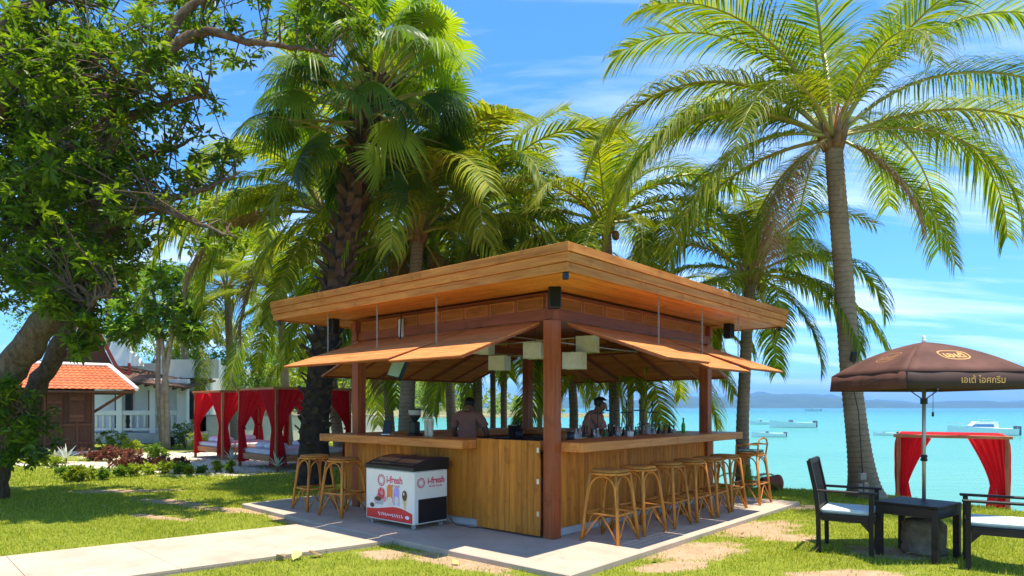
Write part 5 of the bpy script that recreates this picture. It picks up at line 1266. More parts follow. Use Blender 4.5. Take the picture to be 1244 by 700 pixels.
k = MB(); k.add([(-.085, 0, 0), (.085, 0, 0), (.07, .07, .12), (-.07, .07, .12), (.05, .17, .22), (-.05, .17, .22), (-.075, -.03, .05), (.075, -.03, .05), (.035, .15, .25), (-.035, .15, .25)],
            [(0, 1, 2, 3), (3, 2, 4, 5), (6, 9, 8, 7), (0, 6, 7, 1), (5, 4, 8, 9), (1, 7, 8, 4, 2), (0, 3, 5, 9, 6)]); bme = k.mesh('leaf_base', M['boot'])
for i in range(250):
    f = .10+.88*i/250; p = fpts[int(f*40)].lerp(fpts[min(40, int(f*40)+1)], f*40-int(f*40)); an = i*2.399
    r_ = .225*(1-.16*f); s_ = rs.uniform(.75, 1.25)*(1.1 if f > .3 else .8)
    link('leaf_base', bme, None, fp, p+Vector((math.cos(an)*r_, math.sin(an)*r_, 0)), (rs.uniform(-.35, .25), rs.uniform(-.2, .2), an-math.pi/2), s_)
ftop = fpts[-1]; nlf = 104
for i in range(nlf):
    f = i/nlf; hg = 0 if f < .14 else (1 if f < .48 else (2 if f < .90 else 3)); az = i*137.5
    zoff = -.05-1.2*f+.4*rs.uniform(-1, 1)*(f > .2)
    base_i = max(0, min(40, int(40+zoff/.17))); p = fpts[base_i] if base_i < 40 else ftop
    bright = (math.cos(R(az)) > -.1 and f < .36) or rs.random() < .08  # upper right leaves, and a few others, get the painted sunlit colour
    link('fan_leaf', fan_m[(hg, i % 2, 'fan_lit' if bright else 'fan')], None, fp, Vector((p.x, p.y, ftop.z+zoff))+Vector((math.cos(R(az))*.18, math.sin(R(az))*.18, 0)), (rs.uniform(-.75, .75), rs.uniform(-.2, .2), R(az)), rs.uniform(.8, 1.12))
# ================================================================== BROAD LEAVES
def leaves_np(pos, d, up, L, wr=.36, fold=.18, curl=.15):
    """one folded leaf (5 points, 4 faces) at each position"""
    d = d/np.linalg.norm(d, axis=1, keepdims=True); s = np.cross(d, up); s /= np.linalg.norm(s, axis=1, keepdims=True)+1e-9; u = np.cross(s, d); L = L[:, None]
    B = pos; T_ = pos+d*L-u*L*curl; Mid = pos+d*L*.52-u*L*fold*wr; Lf = pos+d*L*.55-s*L*wr*.5+u*L*.02; Rt = pos+d*L*.55+s*L*wr*.5+u*L*.02
    n_ = len(pos); V = np.stack([B, Lf, Mid, Rt, T_], 1).reshape(-1, 3); o_ = (np.arange(n_)*5)[:, None]
    Fc = np.concatenate([o_+np.array([[0, 3, 2]]), o_+np.array([[0, 2, 1]]), o_+np.array([[2, 3, 4]]), o_+np.array([[1, 2, 4]])], 1).reshape(-1, 3)
    return V, Fc
def cluster_arrays(rs, n_, L, droop, spread=1.0):
    """a whorl of leaves round +z"""
    az = np.arange(n_)*2.4+rs.uniform(0, 6); el = np.radians(rs.uniform(-25, 60, n_))-droop
    d = np.stack([np.cos(az)*np.cos(el), np.sin(az)*np.cos(el), np.sin(el)], 1); pos = np.stack([np.zeros(n_), np.zeros(n_), rs.uniform(-.09, .02, n_)*L*8], 1)*spread
    up = np.tile(np.array([[0, 0, 1.0]]), (n_, 1))+rs.uniform(-.3, .3, (n_, 3)); return leaves_np(pos, d, up, L*rs.uniform(.7, 1.2, n_))
def leaf_cloud(name, blobs, n_, size, mat, parent, seed, shell=.55, wr=.45, kind=None, down=.25, clump=0, origin=(0, 0, 0)):
    rs = np.random.RandomState(seed); vol = np.array([b_[1][0]*b_[1][1]*b_[1][2] for b_ in blobs])**.72; pr = vol/vol.sum(); ch = rs.choice(len(blobs), n_, p=pr)
    c = np.array([b_[0] for b_ in blobs])[ch]; r_ = np.array([b_[1] for b_ in blobs])[ch]
    if clump:                                             # leaves gather in clumps with gaps between
        nc = clump; cc = rs.choice(len(blobs), nc, p=pr); dirs = rs.normal(size=(nc, 3)); dirs /= np.linalg.norm(dirs, axis=1, keepdims=True); rad = (shell+(1-shell)*rs.rand(nc, 1))
        cp = np.array([b_[0] for b_ in blobs])[cc]+dirs*rad*np.array([b_[1] for b_ in blobs])[cc]; cr_ = np.array([min(b_[1]) for b_ in blobs])[cc]*.30
        k_ = rs.randint(0, nc, n_); off = rs.normal(size=(n_, 3))*.5; off[:, 2] *= .6; pos = cp[k_]+off*cr_[k_][:, None]; dd = dirs[k_]*.6+rs.normal(size=(n_, 3))*.6
    else:
        dirs = rs.normal(size=(n_, 3)); dirs /= np.linalg.norm(dirs, axis=1, keepdims=True); pos = c+dirs*r_*(shell+(1-shell)*rs.rand(n_, 1)); dd = dirs+rs.normal(size=(n_, 3))*.5
    dd[:, 2] -= down; up = rs.normal(size=(n_, 3))*.5; up[:, 2] += 1
    V, Fc = leaves_np(pos, dd, up, size*rs.uniform(.6, 1.3, n_), wr)
    o_ = link(name, np_mesh(name, V-np.array(origin), Fc), mat, parent)
    if kind: o_['kind'] = kind
    return o_
M['leaf_big'] = foliage('broad_leaf', [(.03, .07, .006), (.055, .11, .009), (.095, .155, .012), (.16, .22, .02)], .45, (1.9, 1.9, .4), .4, spec=.25)
M['leaf_dark'] = foliage('dark_leaf', [(.02, .05, .008), (.035, .08, .012), (.06, .12, .018)], .35, (1.8, 1.9, .5), .35)
M['leaf_mid'] = foliage('garden_leaf', [(.06, .13, .010), (.11, .20, .015), (.18, .27, .022)], .4, (1.7, 1.7, .5), .4)
M['leaf_lime'] = foliage('lime_leaf', [(.16, .25, .012), (.26, .34, .02), (.36, .39, .035)], .4, (1.5, 1.4, .5), .4)
M['leaf_red'] = foliage('croton_leaf', [(.13, .03, .03), (.22, .05, .045), (.20, .11, .05), (.09, .09, .02)], .3, (1.4, .9, .8), .4)
M['leaf_silver'] = foliage('silver_leaf', [(.30, .34, .27), (.42, .45, .38)], .2, (1.1, 1.1, .9), .5)
m, n, b, o = newmat('cracked_bark'); tcb = nd(n, 'ShaderNodeTexCoord'); mpb = nd(n, 'ShaderNodeMapping'); mpb.inputs['Scale'].default_value = (9, 9, 3.2); n.links.new(tcb.outputs['Object'], mpb.inputs[0])
bn = noise(n, mpb.outputs[0], 1.4, 9, .72, .9); bl = noise(n, tcb.outputs['Object'], 1.1, 5, .6)
bc = ramp(n, bn, [(.30, (.05, .032, .02)), (.48, (.15, .10, .065)), (.72, (.27, .20, .14))]); bc = mixcol(n, ramp(n, bl, [(.5, (0, 0, 0)), (.7, (.55, .55, .55))]), bc, (.19, .185, .13))
n.links.new(bc, b.inputs['Base Color']); b.inputs['Roughness'].default_value = .95; b.inputs['Specular IOR Level'].default_value = .1; bump(n, b, bn, .06, 1.0); M['bark'] = m
M['bark_pale'] = plain('pale_bark', (.36, .29, .21), .9, .3, 6, .1, 0, .5)
# --- the big tree on the left: limbs first, then twigs with whorls of leaves
tb_ = Vector((-8.95, 11.3, -.12)); bt = empty('broadleaf_tree', tb_, 0, 'big spreading broadleaf tree with leaning grey trunks at the left of the lawn', 'tree')
LIMBS = [([(-8.95, 11.3, -.1), (-8.7, 11.2, .6), P(20, 540, 11.0), P(40, 480, 10.9), P(72, 420, 10.7), P(92, 350, 10.6), P(118, 285, 10.5), P(135, 200, 10.4)], [.30, .21, .17, .15, .13, .115, .09, .06]),
         ([(-9.6, 11.1, -.1), (-9.3, 10.9, 1.0), P(-12, 478, 10.2), P(25, 432, 10.0), P(60, 385, 9.9), P(88, 340, 9.8), P(112, 290, 9.8), P(140, 150, 9.7), P(185, 80, 9.7)], [.34, .28, .235, .215, .19, .16, .12, .07, .045]),
         ([(-10.2, 11.5, -.1), (-10.4, 11.3, 2), P(-30, 200, 10.2), P(10, 110, 9.9), P(60, 85, 9.8), P(110, 65, 9.7)], [.26, .2, .15, .12, .09, .05]),
         ([P(-30, 200, 10.2), P(-5, 60, 10), P(30, 15, 9.9), P(80, -15, 9.8)], [.2, .16, .12, .08]),
         ([P(112, 290, 9.8), P(160, 262, 9.9), P(215, 240, 10), P(262, 225, 10.1), P(290, 210, 10.2)], [.12, .08, .05, .03, .012]),
         ([P(112, 290, 9.8), P(170, 250, 9.4), P(230, 268, 9.3), P(285, 290, 9.2)], [.10, .06, .035, .01]),
         ([P(140, 150, 9.7), P(190, 130, 9.9), P(240, 118, 10), P(262, 122, 10.1)], [.10, .06, .03, .01]),
         ([P(185, 80, 9.7), P(240, 40, 9.8), P(310, 52, 10), P(370, 60, 10.2), P(410, 70, 10.3)], [.09, .07, .05, .03, .012]),
         ([P(185, 80, 9.7), P(230, 10, 9.8), P(300, -20, 10), P(400, -10, 10.1)], [.08, .06, .04, .02]),
         ([P(92, 350, 10.6), P(60, 300, 10.8), P(40, 230, 11), P(50, 150, 11.2)], [.12, .09, .06, .03]),
         ([P(118, 285, 10.5), P(90, 220, 10.8), P(85, 140, 11), P(110, 60, 11.2)], [.10, .08, .05, .03]),
         ([P(60, 385, 9.9), P(95, 375, 9.3), P(120, 362, 9.0), P(140, 350, 8.9)], [.06, .04, .025, .01]),
         ([P(135, 200, 10.4), P(170, 190, 10.6), P(215, 178, 10.7), P(245, 160, 10.8)], [.08, .05, .03, .01]),
         ([P(20, 540, 11.0), P(8, 515, 10.4), P(25, 500, 10.0)], [.06, .04, .02]),
         ([P(88, 340, 9.8), P(100, 385, 9.4), P(112, 405, 9.2)], [.05, .03, .012])]
rs = random.Random(21); nrs = np.random.RandomState(21); anchors = []
for li, (ct, rd) in enumerate(LIMBS):
    n_ = 6*(len(ct)-1); pts = curve_pts(ct, n_); rr = [np.interp(i/n_*(len(ct)-1), range(len(rd)), rd)*(1+.06*math.sin(i*1.7)) for i in range(n_+1)]
    pts = [p+Vector((rs.uniform(-1, 1), rs.uniform(-1, 1), rs.uniform(-1, 1)))*.02 for p in pts]
    k = MB(); k.tube([p-tb_ for p in pts], rr, 12 if rd[0] > .15 else 7); k.build('trunk' if li < 3 else 'limb', M['bark'], bt, smooth=True)
    for i, p in enumerate(pts):
        if (rr[i] < .115 and p.z > 2.6 and i > .35*n_) or li == 13: anchors.append((p, (pts[min(i+1, n_)]-pts[max(i-1, 0)]).normalized()))
# crown regions given as balls to fill with twigs (x, y, z, r)
BALLS = [(P(60, 60, 10.5), 1.5), (P(150, 40, 10.3), 1.35), (P(60, 170, 10.8), 1.45), (P(160, 150, 10.4), 1.15), (P(30, 260, 10.8), 1.3), (P(120, 235, 10.3), 1.15), (P(190, 215, 10.2), .75), (P(220, 120, 10.1), .7), (P(230, 45, 10.1), .85), (P(310, 25, 10.2), .75), (P(385, 25, 10.4), .7),
         (P(255, 215, 10.1), .5), (P(240, 275, 9.6), .5), (P(150, 290, 10), .8), (P(60, 320, 10.9), 1.0), (P(20, 110, 11.5), 1.4), (P(100, 110, 11.6), 1.4), (P(200, 20, 11.4), 1.2), (P(120, 340, 9.4), .42), (P(-10, 340, 11.2), .9), (P(280, 285, 9.4), .35), (P(275, 180, 10.2), .3), (P(440, 20, 10.6), .45),
         (P(15, 510, 10.4), .5), (P(30, 545, 10.6), .4), (P(-20, 190, 10.8), 1.3), (P(110, 200, 9.3), .75), (P(140, 110, 9.2), .75), (P(60, 230, 9.4), .7), (P(180, 60, 9.2), .7), (P(60, 110, 9.2), .8), (P(160, 250, 9.2), .55), (P(20, 50, 9.3), .8), (P(90, 285, 9.2), .5), (P(30, 330, 9.6), .55), (P(112, 392, 9.2), .34), (P(96, 415, 9.4), .26), (P(70, 360, 9.2), .3), (P(14, 478, 9.8), .32), (P(40, 520, 10), .3), (P(118, 330, 9.1), .35), (P(100, 290, 11.2), 1.0)]
tips = []
for c, r_ in BALLS:
    ppx = 622+c.x/c.y*F; dn = 1.0 if ppx < 130 else (.62 if ppx < 200 else .42)
    for i in range(int(dn*(50*r_**1.7+8))):
        d = Vector((rs.gauss(0, 1), rs.gauss(0, 1), rs.gauss(0, 1))).normalized()*r_*rs.random()**.42; d.z *= .85; tips.append(c+d)
twig = MB()
for tp in tips:
    a = rs.choice(heapq.nsmallest(9, anchors, key=lambda q: (q[0]-tp).length))[0]
    if (a-tp).length > 2.0: a = tp+(a-tp).normalized()*1.2
    mid = a.lerp(tp, .5)+Vector((rs.uniform(-.1, .1), rs.uniform(-.1, .1), rs.uniform(-.05, .2)))
    twig.tube([a-tb_, mid-tb_, tp-tb_], [.018, .011, .005], 4, False)
tw = twig.build('twigs', M['bark'], bt); tw['kind'] = 'stuff'
clm = []
for v_ in range(6):
    V, Fc = cluster_arrays(np.random.RandomState(v_), 13, .14, R(12+6*(v_ % 3))); clm.append(np_mesh('leaf_cluster', V, Fc)); clm[-1].materials.append(M['leaf_big'])
order = sorted(range(len(tips)), key=lambda i: tips[i].y); allV = []; allF = []; off = 0
def rot_rand(): return Euler((rs.uniform(-.7, .7), rs.uniform(-.7, .7), rs.uniform(0, 6.3)))
cnt = 0
for i in order:
    tp = tips[i]; ppx = 622+tp.x/tp.y*F
    for rep in range(2 if cnt >= 150 else 2):
        o_ = Vector((rs.uniform(-.16, .16), rs.uniform(-.16, .16), rs.uniform(-.12, .12)))*(rep > 0)
        e = rot_rand(); s_ = rs.uniform(.65, 1.35)
        if cnt < 290 and ppx > -20 and rs.random() < .45: link('leaf_cluster', clm[cnt % 6], None, bt, tp+o_-tb_, e, s_); cnt += 1
        else:
            V, Fc = cluster_arrays(nrs, 12, .14*s_, R(rs.uniform(8, 26))); Rm = np.array(e.to_matrix()); allV.append(V @ Rm.T+np.array(tp+o_-tb_)); allF.append(Fc+off); off += len(V)
cro = link('crown', np_mesh('crown', np.concatenate(allV), np.concatenate(allF)), M['leaf_big'], bt); cro['kind'] = 'stuff'
# --- slender umbrella-leaved tree
sp = P(200, 541, 24.5); sp.z = -.1
st_ = empty('umbrella_tree', sp, 0, 'slender pale trunked tree with tiers of drooping umbrella leaves before the white house', 'tree')
for ct in ([(0, 0, 0), P(198, 480, 24.5)-sp, P(207, 420, 24.5)-sp, P(212, 350, 24.5)-sp], [(.1, 0, 0), P(202, 470, 24.5)-sp, P(196, 410, 24.5)-sp, P(185, 350, 24.6)-sp], [(-.1, .1, 0), P(192, 470, 24.6)-sp, P(190, 400, 24.7)-sp, P(160, 350, 24.8)-sp]):
    k = MB(); k.tube(curve_pts(ct, 14), [.12-.005*i for i in range(15)], 8); k.build('trunk', M['bark_pale'], st_, smooth=True)
M['leaf_umb'] = foliage('umbrella_leaf', [(.10, .22, .015), (.16, .30, .02), (.22, .34, .03)], .45, (1.6, 1.6, .5), .4)
rs2 = np.random.RandomState(9); VV = []; FF = []; off = 0
for i in range(330):
    bx2 = [(200, 330, 45, 22), (160, 365, 35, 22), (225, 360, 30, 25), (200, 385, 45, 22), (235, 400, 22, 16), (150, 395, 25, 14)][rs2.randint(6)]
    d = rs2.normal(size=3); d /= np.linalg.norm(d); f = rs2.rand()**.4
    c = P(bx2[0]+d[0]*bx2[2]*f, bx2[1]+d[2]*bx2[3]*f, 24.6+d[1]*1.1*f)-sp
    V, Fc = cluster_arrays(rs2, 10, .36, R(30)); VV.append(V+np.array(c)); FF.append(Fc+off); off += len(V)
cr2 = link('crown', np_mesh('crown', np.concatenate(VV), np.concatenate(FF)), M['leaf_umb'], st_); cr2['kind'] = 'stuff'
# --- leaning thin trunk near the red house with a yellow leaf
# --- background trees of the garden
def bushy_tree(px, Y, py_top, wpx, mat, seed, lab, n_=2600, size=.22, trunk=True):
    b0 = Vector(((px-622)/F*Y, Y, -.1)); H_ = EYE+(HOR-py_top)/F*Y; rw = wpx/F*Y/2
    t = empty('leafy_tree', b0, 0, lab, 'tree', 'garden trees behind the daybeds')
    rs = random.Random(seed); blobs = []
    for i in range(7):
        an = i*2.4; f = rs.random(); blobs.append(((math.cos(an)*rw*.55, math.sin(an)*rw*.55, H_*(.35+.45*f)), (rw*.55, rw*.55, H_*.2)))
    blobs.append(((0, 0, H_*.82), (rw*.6, rw*.6, H_*.18)))
    k = MB(); k.tube([(0, 0, 0), (.1, 0, H_*.4), (0, .1, H_*.75)], [.14, .1, .04], 8); k.build('trunk', M['bark'], t, smooth=True)
    for i in range(4):
        k = MB(); b_ = blobs[i][0]; k.tube([(.08, 0, H_*.3), (b_[0]*.5, b_[1]*.5, H_*.45), b_], [.07, .045, .015], 6); k.build('limb', M['bark'], t, smooth=True)
    c_ = leaf_cloud('crown', blobs, n_, size, M[mat], t, seed, .35, .45, 'stuff', .2, 90)
for a in ((258, 33, 418, 90, 'leaf_mid', 31, 'dense green tree behind the rear daybed and garden wall', 2600), (310, 34, 398, 100, 'leaf_mid', 32, 'broad green tree behind the two red daybeds'), (362, 32, 415, 90, 'leaf_lime', 33, 'lime green tree behind the fan palm trunk'), (225, 37, 405, 80, 'leaf_dark', 34, 'dark green tree right of the white house'),
          (160, 42, 350, 150, 'leaf_mid', 35, 'tall green tree rising behind the white house'), (75, 40, 330, 130, 'leaf_mid', 36, 'tall green tree behind the red gabled house'), (405, 36, 395, 90, 'leaf_mid', 37, 'green tree behind the fan palm at the water'), (440, 40, 420, 70, 'leaf_lime', 38, 'bright green tree standing at the water beyond the left bar post'), (285, 44, 372, 120, 'leaf_dark', 39, 'tallest dark green tree behind the daybeds'), (20, 36, 420, 110, 'leaf_dark', 40, 'dark green tree left of the red gabled house'), (350, 42, 360, 110, 'leaf_mid', 44, 'tall mid green tree behind the yellow palm')): bushy_tree(*a)
# --- shrubs and border plants
def shrub(px, py, wpx, hpx, mat, seed, lab, name='shrub', n_=700, size=.07, cat='shrub', group='shrubs of the garden border', Y=None):
    b0 = G(px, py); rw = wpx/F*b0.y/2; hh = hpx/F*b0.y
    t = empty(name, b0, 0, lab, cat, group); rs = random.Random(seed)
    blobs = [((rs.uniform(-.45, .45)*rw, rs.uniform(-.45, .45)*rw, hh*rs.uniform(.35, .65)), (rw*.6, rw*.6, hh*.38)) for i in range(6)]
    k = MB()
    for i in range(5): b_ = blobs[i][0]; k.tube([(0, 0, -.02), (b_[0]*.4, b_[1]*.4, b_[2]*.5), b_], [.022, .016, .006], 5)
    k.build('stem', M['bark'], t)
    leaf_cloud('foliage', blobs, n_, size, M[mat], t, seed, .3, .42, 'stuff', -.15, 40)
SH = [(48, 566, 30, 17, 'leaf_lime', 'low lime shrub at the big tree end of the border'), (68, 569, 22, 15, 'leaf_lime', 'second low lime shrub from the big tree'), (78, 581, 20, 17, 'leaf_mid', 'green shrub below the silver rosette plant'), (98, 585, 34, 19, 'leaf_lime', 'widest lime shrub along the lawn edge of the border'), (125, 583, 18, 15, 'leaf_mid', 'small green shrub between the lime shrub and the red bed'),
      (148, 580, 20, 15, 'leaf_mid', 'rounded green shrub below the dark red plants'), (165, 579, 20, 17, 'leaf_lime', 'lime shrub below the dark red plants'), (182, 577, 18, 14, 'leaf_lime', 'small lime shrub in the middle of the border row'), (201, 576, 20, 16, 'leaf_lime', 'yellowish shrub beside the leafy green plant'), (217, 576, 20, 14, 'leaf_mid', 'green shrub at the gravel end of the row'), (230, 576, 14, 11, 'leaf_lime', 'tiny lime shrub on the gravel'), (246, 575, 12, 8, 'leaf_mid', 'tiny green shrub out on the gravel'),
      (263, 574, 15, 15, 'leaf_lime', 'lone lime shrub on the gravel before the daybeds'), (280, 575, 17, 16, 'leaf_mid', 'lone green shrub on the gravel before the daybeds'),
      (140, 550, 50, 28, 'leaf_mid', 'large bright green shrub against the red house wall'), (160, 551, 26, 20, 'leaf_lime', 'lime shrub beside the large bright green shrub'), (148, 530, 26, 24, 'leaf_dark', 'clipped dark round bush before the balustrade'), (176, 532, 24, 26, 'leaf_dark', 'clipped dark bush on a stem before the white house'),
      (192, 562, 30, 24, 'leaf_mid', 'leafy green plant at the end of the red bed'), (225, 545, 42, 38, 'leaf_mid', 'broad green shrub beside the umbrella leaved tree'), (242, 548, 26, 22, 'leaf_lime', 'yellow green shrub before the rear daybed'), (205, 545, 24, 20, 'leaf_dark', 'dark shrub at the foot of the umbrella leaved tree'), (260, 535, 36, 34, 'leaf_lime', 'yellow flowering hedge bush behind the rear daybed'), (290, 533, 36, 36, 'leaf_mid', 'green hedge bush behind the rear daybed'), (318, 530, 34, 36, 'leaf_dark', 'dark hedge bush behind the front daybed'), (348, 530, 36, 36, 'leaf_mid', 'green hedge bush behind the front daybed'), (30, 556, 36, 24, 'leaf_dark', 'dark shrub behind the big tree trunk')]
for i, (px, py, w_, h_, mt, lb) in enumerate(SH): shrub(px, py, w_, h_, mt, 60+i, lb, n_=900 if w_ > 22 else 500, size=.075 if w_ < 24 else .1)
for i, (px, py, w_, lb) in enumerate(((112, 560, 34, 'red leaved croton at the house end of the bed'), (135, 560, 34, 'red leaved croton in the middle of the upper bed'), (158, 560, 34, 'red leaved croton at the right of the upper bed'), (150, 571, 30, 'dark red croton in the lower bed'), (172, 571, 30, 'dark red croton in the middle of the lower bed'), (196, 571, 32, 'dark red croton beside the gravel'), (216, 570, 26, 'dark red croton at the gravel tip of the bed'))):
    shrub(px, py, w_, 16, 'leaf_red', 100+i, lb, 'croton_bush', 800, .09, 'plant', 'red leaved crotons')
for px, py, lb in ((66, 562, 'silver rosette plant beside the low lime shrubs'), (80, 563, 'larger silver rosette plant beside the red bed'), (337, 574, 'pale spiky plant at the foot of the front daybed'), (282, 565, 'pale spiky plant beside the daybed gravel')):
    t = empty('rosette_plant', G(px, py), 0, lb, 'plant', 'pale rosette plants')
    rs3 = random.Random(px); k = MB()
    for i in range(16):
        an = i*2.4; el = .3+.9*i/16; d = Vector((math.cos(an)*math.cos(el), math.sin(an)*math.cos(el), math.sin(el))); s = d.cross(Vector((0, 0, 1))).normalized(); L = .5*rs3.uniform(.7, 1.1)
        k.add([(0, 0, .12), d*L*.45-s*.03+Vector((0, 0, .13)), d*L*.45+s*.03+Vector((0, 0, .13)), d*L+Vector((0, 0, .08))], [(0, 2, 1), (1, 2, 3)])
    k.build('rosette', M['leaf_silver'], t); k = MB(); k.tube([(0, 0, 0), (0, 0, .14)], .03, 6); k.build('stem', M['bark'], t)
# ================================================================== HOUSES
M['tile'] = plain('terracotta_tile', (.55, .14, .05), .7, .22, 3); M['dkred'] = plain('dark_red_board', (.17, .030, .022), .5, .15, 4)
M['hw2'] = wood('house_timber', (.085, .030, .016), (.15, .06, .03), 2, .6); M['roofbrown'] = plain('brown_shingle', (.13, .065, .045), .8, .2, 4)
M['winglass'] = plain('window_dark', (.03, .035, .04), .1, .1)
def tiles(name, p00, p10, p01, p11, rows, cols, parent, mat, inset=0):
    """overlapping half-round tiles on the quad p00-p10 (eave) to p01-p11 (ridge)"""
    p00, p10, p01, p11 = map(Vector, (p00, p10, p01, p11)); k = MB(); nrm = (p10-p00).cross(p01-p00).normalized()
    if nrm.z < 0: nrm = -nrm
    for r_ in range(rows):
        t0, t1 = r_/rows, (r_+1.18)/rows; a, b_ = p00.lerp(p01, t0), p10.lerp(p11, t0); a1, b1 = p00.lerp(p01, min(1, t1)), p10.lerp(p11, min(1, t1))
        for c in range(cols):
            V = []
            for (e0, e1, lift) in ((a, b_, .035), (a1, b1, .012)):
                for j in range(4):
                    s = (c+j/3*.98)/cols; V.append(e0.lerp(e1, s)+nrm*(lift+.035*math.sin(j/3*math.pi)))
            k.add(V, [(j, j+1, j+5, j+4) for j in range(3)]+[(3, 2, 1, 0)])
    o_ = k.build(name, mat, parent); return o_
# --- timber house with red tiled lean-to and steep gable
Yh = 22.0
hb = Vector((-14.72, 21.44, -.06)); th = empty('timber_house', hb, R(34), 'dark timber house with red tiled lean-to and steep red gable behind the big tree', 'house')
x0, x1 = -2.6, 1.0
board('wall', th, x0, x1, .06, .12, 0, 2.3, M['hw2'], .005); board('wall', th, x1-.06, x1, .121, 4.2, 0, 2.3, M['hw2'], .005); board('wall', th, x0, x0+.06, .121, 4.2, 0, 2.3, M['hw2'], .005)
for i in range(9):
    xx = x0+.02+i*(x1-x0-.1)/8
    board('wall_post', th, xx, xx+.07, 0, .059, 0, 2.28, M['hw2'], .004)
for z in (.35, .95, 2.15): board('wall_rail', th, x0, x1, .012, .056, z, z+.08, M['hw2'], .003)
for i in range(3):
    xx = -.9+i*.6
    sh_ = board('shutter', th, xx, xx+.42, -.02, .01, 1.08, 2.05, M['hw2'], .003)
    for j in range(8): board('shutter_slat', sh_, -.19, .19, -.028, -.016, -.45+j*.115, -.45+j*.115+.09, M['hw2'], .003)
board('floor_base', th, x0-.1, x1+.1, -.1, 4.3, 0, .12, M['concrete_block'], .01)
lt = tiles('roof', (x0-.4, -.75, 2.12), (x1+1.15, -.75, 2.12), (x0+.2, .9, 2.95), (x1+.45, .9, 2.95), 9, 28, th, M['tile'])
k = MB(); k.prism([(x0-.38, -.72), (x1+1.12, -.72), (x1+1.12, 4.2), (x0-.38, 4.2)], 2.05, 2.10); k.build('eave_board', M['roofbrown'], th)
tiles('roof', (x1+1.15, -.75, 2.12), (x1+1.15, 4.4, 2.12), (x1+.45, .9, 2.95), (x1+.45, 4.3, 2.95), 9, 28, th, M['tile'])
k = MB(); k.tube([(x1+1.17, -.77, 2.17), (x1+.45, .9, 3.02)], .07, 8); k.tube([(x1+.45, .9, 3.02), (x0+.2, .9, 3.02)], .07, 8); k.build('ridge_tiles', M['offwhite'], th, smooth=True)
k = MB(); k.bar((x1-.02, .2, 1.4), (x1+.9, -.3, 2.08), .06, .08); k.build('eave_brace', M['hw2'], th)
# steep gable
gx0, gz0, gz1, gw = .80, 2.85, 5.05, .85
prof = []
for i in range(13):
    t = i/12; prof.append((gw*(1-t)**1.25*(1.0)+.02, gz0+(gz1-gz0)*t))
k = MB(); poly = [(gx0-p[0], p[1]) for p in prof]+[(gx0+p[0], p[1]) for p in reversed(prof)]
n_ = len(poly); k.add([(x, 1.2, z) for x, z in poly]+[(x, 2.2, z) for x, z in poly], [tuple(range(n_)), tuple(reversed(range(n_, 2*n_)))]+[(i, n_+i, n_+(i+1) % n_, (i+1) % n_) for i in range(n_)]); k.build('gable', M['hw2'], th)
for s in (-1, 1):
    k = MB(); pts = [(gx0+s*(p[0]+.06), 1.08, p[1]+.05) for p in prof]
    for a, b_ in zip(pts[:-1], pts[1:]): k.bar(a, b_, .10, .22, (0, 1, 0))
    k.bar((gx0+s*(prof[0][0]+.06), 1.08, gz0+.05), (gx0+s*(prof[0][0]+.42), 1.08, gz0-.12), .10, .26, (0, 1, 0)); k.bar((gx0+s*(prof[0][0]+.42), 1.08, gz0-.12), (gx0+s*(prof[0][0]+.40), 1.08, gz0+.28), .09, .14, (0, 1, 0))
    k.build('bargeboard', M['dkred'], th, weld=False)
    k = MB(); a_ = []
    for p in prof: a_ += [(gx0+s*(p[0]+.10), 1.13, p[1]+.07), (gx0+s*(p[0]+.10), 2.3, p[1]+.07)]
    k.add(a_, [(2*i, 2*i+2, 2*i+3, 2*i+1) for i in range(12)]); k.build('gable_roof', M['roofbrown'], th)
k = MB(); k.tube([(gx0, 1.08, gz1), (gx0, 1.0, gz1+.35), (gx0, .85, gz1+.6)], [.09, .06, .015], 7); k.build('finial', M['dkred'], th)
# --- white house behind
Yw = 28.5
wb = Vector((-16.3, Yw, -.06)); wh = empty('white_house', wb, 0, 'white plastered house with brown roof, columns and balustrade behind the umbrella leaved tree', 'house')
board('wall', wh, -3.5, 2.2, 2.0, 2.25, 0, 3.6, M['offwhite'], .01); board('wall', wh, 2.0, 2.25, 2.26, 7, 0, 3.6, M['offwhite'], .01); board('parapet', wh, .2, 2.9, 1.7, 1.95, 2.9, 3.75, M['offwhite'], .01)
for x in (-2.4, -.9, .55, 1.75): 
    board('column', wh, x, x+(.42 if x > 1.5 else .26), .2, .46, 0, 2.6, M['offwhite'], .015)
board('lintel', wh, -3.4, 2.2, .18, .48, 2.601, 2.8, M['offwhite'], .01); board('terrace', wh, -3.5, 2.3, 0, 1.99, 0, .45, M['concrete_block'], .02)
board('handrail', wh, -3.4, 1.74, .24, .42, 1.22, 1.42, M['offwhite'], .015); board('bottom_rail', wh, -3.4, 1.74, .26, .40, .55, .65, M['offwhite'], .01)
for i in range(17):
    x = -3.3+i*.3
    k = MB(); k.lathe([(.05, .65), (.07, .8), (.045, .95), (.065, 1.1), (.05, 1.22)], 8); link('baluster', k.mesh('baluster', M['offwhite'], smooth=True), None, wh, (x, .33, 0))
for x, w_, z0, z1 in ((-.45, .75, .46, 2.35), (.95, .75, 1.0, 2.3), (-2.0, .8, .46, 2.35)):
    wd_ = board('window' if z0 > .8 else 'door', wh, x, x+w_, 1.93, 1.99, z0, z1, M['hw2'], .005)
    board('pane', wd_, -w_/2+.06, w_/2-.06, -.04, -.031, -(z1-z0)/2+.08, (z1-z0)/2-.08, M['winglass'], .0)
